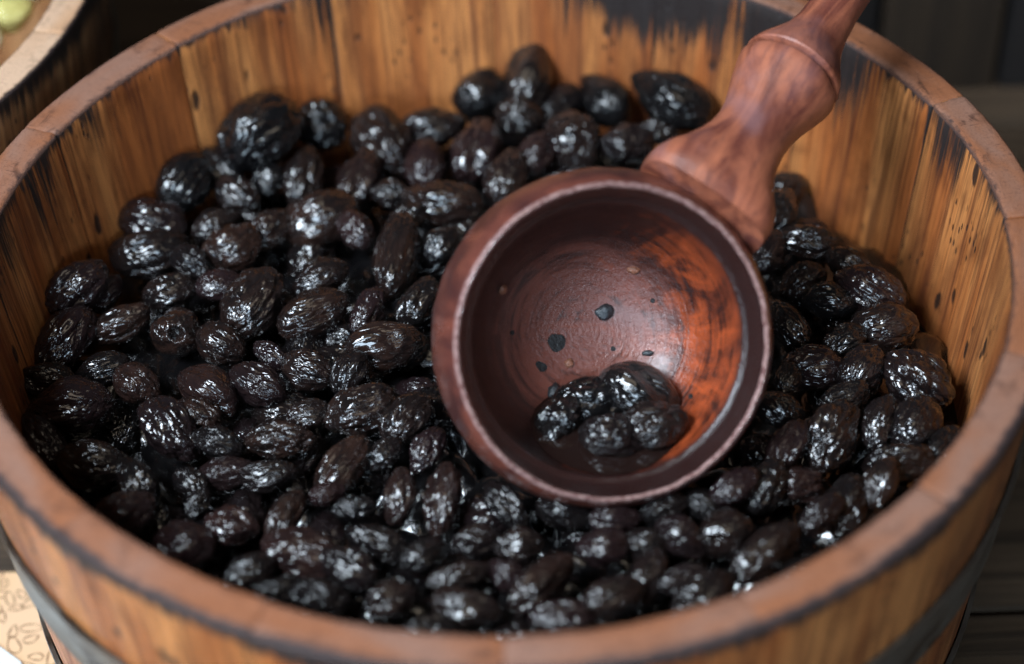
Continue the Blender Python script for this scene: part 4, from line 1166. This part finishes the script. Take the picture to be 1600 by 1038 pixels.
# printed cloth on the table
def cloth_mat():
    m = Mat('printed_cloth')
    ob = m.obj()
    w_ = m.noise(ob, 14, 3)
    wv = m.noise(m.map(ob, (1400, 1400, 1)), 1, 2)
    c = m.mix(m.ramp(w_, 0.4, 0.62), (0.72, 0.47, 0.28), (0.70, 0.42, 0.20))
    return m.set(color=c, rough=0.75, normal=m.bump(wv, 0.25, 0.0005))
def cloth(name, x0, x1, y0, y1, z, amp, mat, nx=70, ny=70, seed=0.0):
    vs, fs = [], []
    f = lambda x, y: z + amp * (noise.noise(Vector((x * 16 + seed, y * 12, 0))) + 0.6 * noise.noise(Vector((x * 40 + seed, y * 25, 3))) + 1.2)
    for th in (0.0, -0.0006):
        for j in range(ny + 1):
            for i in range(nx + 1):
                x = x0 + (x1 - x0) * i / nx; y = y0 + (y1 - y0) * j / ny
                vs.append((x, y, f(x, y) + th))
    S = (nx + 1) * (ny + 1)
    for j in range(ny):
        for i in range(nx):
            a = j * (nx + 1) + i
            fs.append((a, a + 1, a + nx + 2, a + nx + 1))
            fs.append((S + a, S + a + nx + 1, S + a + nx + 2, S + a + 1))
    for i in range(nx):
        fs.append((i, S + i, S + i + 1, i + 1)); b = ny * (nx + 1) + i
        fs.append((b, b + 1, S + b + 1, S + b))
    for j in range(ny):
        a = j * (nx + 1); fs.append((a, a + nx + 1, S + a + nx + 1, S + a)); b = a + nx
        fs.append((b, S + b, S + b + nx + 1, b + nx + 1))
    me = bpy.data.meshes.new(name)
    me.from_pydata(vs, [], fs)
    smooth(me, 60)
    return link(name, me, (mat,)), f
cl, cf = cloth('printed_cloth', -0.42, -0.172, -0.30, 0.006, ZT + 0.001, 0.0012, cloth_mat())
tag(cl, 'peach cloth printed with brown leaf outlines, lying on the table beside the bucket', 'cloth')
INK = Mat('brown_ink').set(color=(0.30, 0.165, 0.085), rough=0.8)
def motif(cx, cy, s, rot, seed):
    """outlined bud shapes, each a closed thin line on the cloth"""
    rnd = random.Random(seed)
    bm = bmesh.new()
    for k, (dx, dy, a, l, wd) in enumerate(((-0.25, -0.35, 2.0, 0.85, 0.42), (0.25, 0.35, 0.05, 0.8, 0.36), (0.3, -0.12, 0.5, 0.55, 0.34), (-0.35, 0.2, 1.5, 0.6, 0.3))):
        pts = []
        for i in range(28):
            t = 2 * math.pi * i / 28
            px = math.cos(t) * l * 0.5; py = math.sin(t) * wd * 0.5 * (1 - 0.35 * math.cos(t))
            ca, sa = math.cos(a + rot), math.sin(a + rot)
            ox = dx * math.cos(rot) - dy * math.sin(rot); oy = dx * math.sin(rot) + dy * math.cos(rot)
            pts.append((cx + s * (ox + px * ca - py * sa), cy + s * (oy + px * sa + py * ca)))
        mx = sum(p[0] for p in pts) / 28; my = sum(p[1] for p in pts) / 28
        lo = [bm.verts.new((x, y, cf(x, y) + 0.00025)) for x, y in pts]
        hi = []
        for i, (x, y) in enumerate(pts):
            wdt = 0.00055 * (1 + 0.5 * math.sin(i * 0.7 + k))
            L = math.hypot(x - mx, y - my)
            qx, qy = x + (mx - x) / L * wdt, y + (my - y) / L * wdt
            hi.append(bm.verts.new((qx, qy, cf(qx, qy) + 0.00025)))
        for i in range(28):
            j = (i + 1) % 28
            bm.faces.new((lo[i], lo[j], hi[j], hi[i]))
    me = bpy.data.meshes.new('printed_motif'); bm.to_mesh(me); bm.free()
    link('printed_motif', me, (INK,), cl)
k = 0
for (mx, my, s, ro) in ((-0.1865, -0.0265, 0.0115, 0.0), (-0.1905, -0.0085, 0.010, 1.9), (-0.2005, -0.0165, 0.011, 3.6), (-0.2005, -0.0012, 0.009, 0.8),
                        (-0.178, -0.0395, 0.011, 2.6), (-0.2, -0.042, 0.011, 1.2), (-0.213, -0.028, 0.011, 5.0), (-0.19, -0.058, 0.011, 4.0), (-0.215, -0.006, 0.010, 2.2)):
    motif(mx, my, s, ro, k); k += 1
paper = Mat('white_paper').set(color=(0.72, 0.75, 0.74), rough=0.6)
bm = bmesh.new()
pts = [(-0.30, -0.012), (-0.212, -0.021), (-0.197, -0.0300), (-0.185, -0.0400), (-0.172, -0.0640), (-0.18, -0.12), (-0.30, -0.12)]
vv = [bm.verts.new((x, y, cf(x, y) + 0.0016)) for x, y in pts]
f_ = bm.faces.new(vv)
ex = bmesh.ops.extrude_face_region(bm, geom=[f_])
for v in ex['geom']:
    if isinstance(v, bmesh.types.BMVert):
        v.co.z -= 0.0004
bmesh.ops.recalc_face_normals(bm, faces=bm.faces)
me = bpy.data.meshes.new('paper_sheet'); bm.to_mesh(me); bm.free()
tag(link('paper_sheet', me, (paper,)), 'white paper sheet lying on the printed peach cloth', 'paper')

# crates filling the dark background, shade put into their near-black colour
def crate_mat(name, a_, b_):
    m = Mat(name)
    a = m.noise(m.map(m.obj(), (120, 120, 8)), 1, 4, 0.65, 0.4)
    c = m.mix(m.ramp(a, 0.35, 0.7), a_, b_)
    return m.set(color=c, rough=0.75, normal=m.bump(a, 0.4, 0.001), spec=0.25)
CRT = crate_mat('crate_wood_shade_dark', (0.016, 0.013, 0.012), (0.009, 0.008, 0.008))
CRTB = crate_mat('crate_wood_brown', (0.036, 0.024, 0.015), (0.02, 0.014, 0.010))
def crate_at(loc, n, brown, label):
    crate = empty('crate', loc)
    tag(crate, label, 'crate', 'dark crates behind the buckets')
    wd = 0.062
    for k in range(n):
        x = wd * k
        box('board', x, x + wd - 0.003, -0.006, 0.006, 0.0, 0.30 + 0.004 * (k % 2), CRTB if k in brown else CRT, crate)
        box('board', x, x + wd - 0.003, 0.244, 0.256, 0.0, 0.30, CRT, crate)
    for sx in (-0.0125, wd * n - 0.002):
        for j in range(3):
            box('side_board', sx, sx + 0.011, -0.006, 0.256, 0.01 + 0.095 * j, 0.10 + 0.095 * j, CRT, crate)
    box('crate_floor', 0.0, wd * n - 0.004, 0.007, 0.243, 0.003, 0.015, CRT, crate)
crate_at((0.131, 0.315, ZT), 6, (1,), 'wooden crate coloured dark for shade, with one brown board, behind the scoop handle')
crate_at((-0.125, 0.385, ZT), 4, (), 'wooden crate coloured dark for shade, filling the gap between the two buckets')
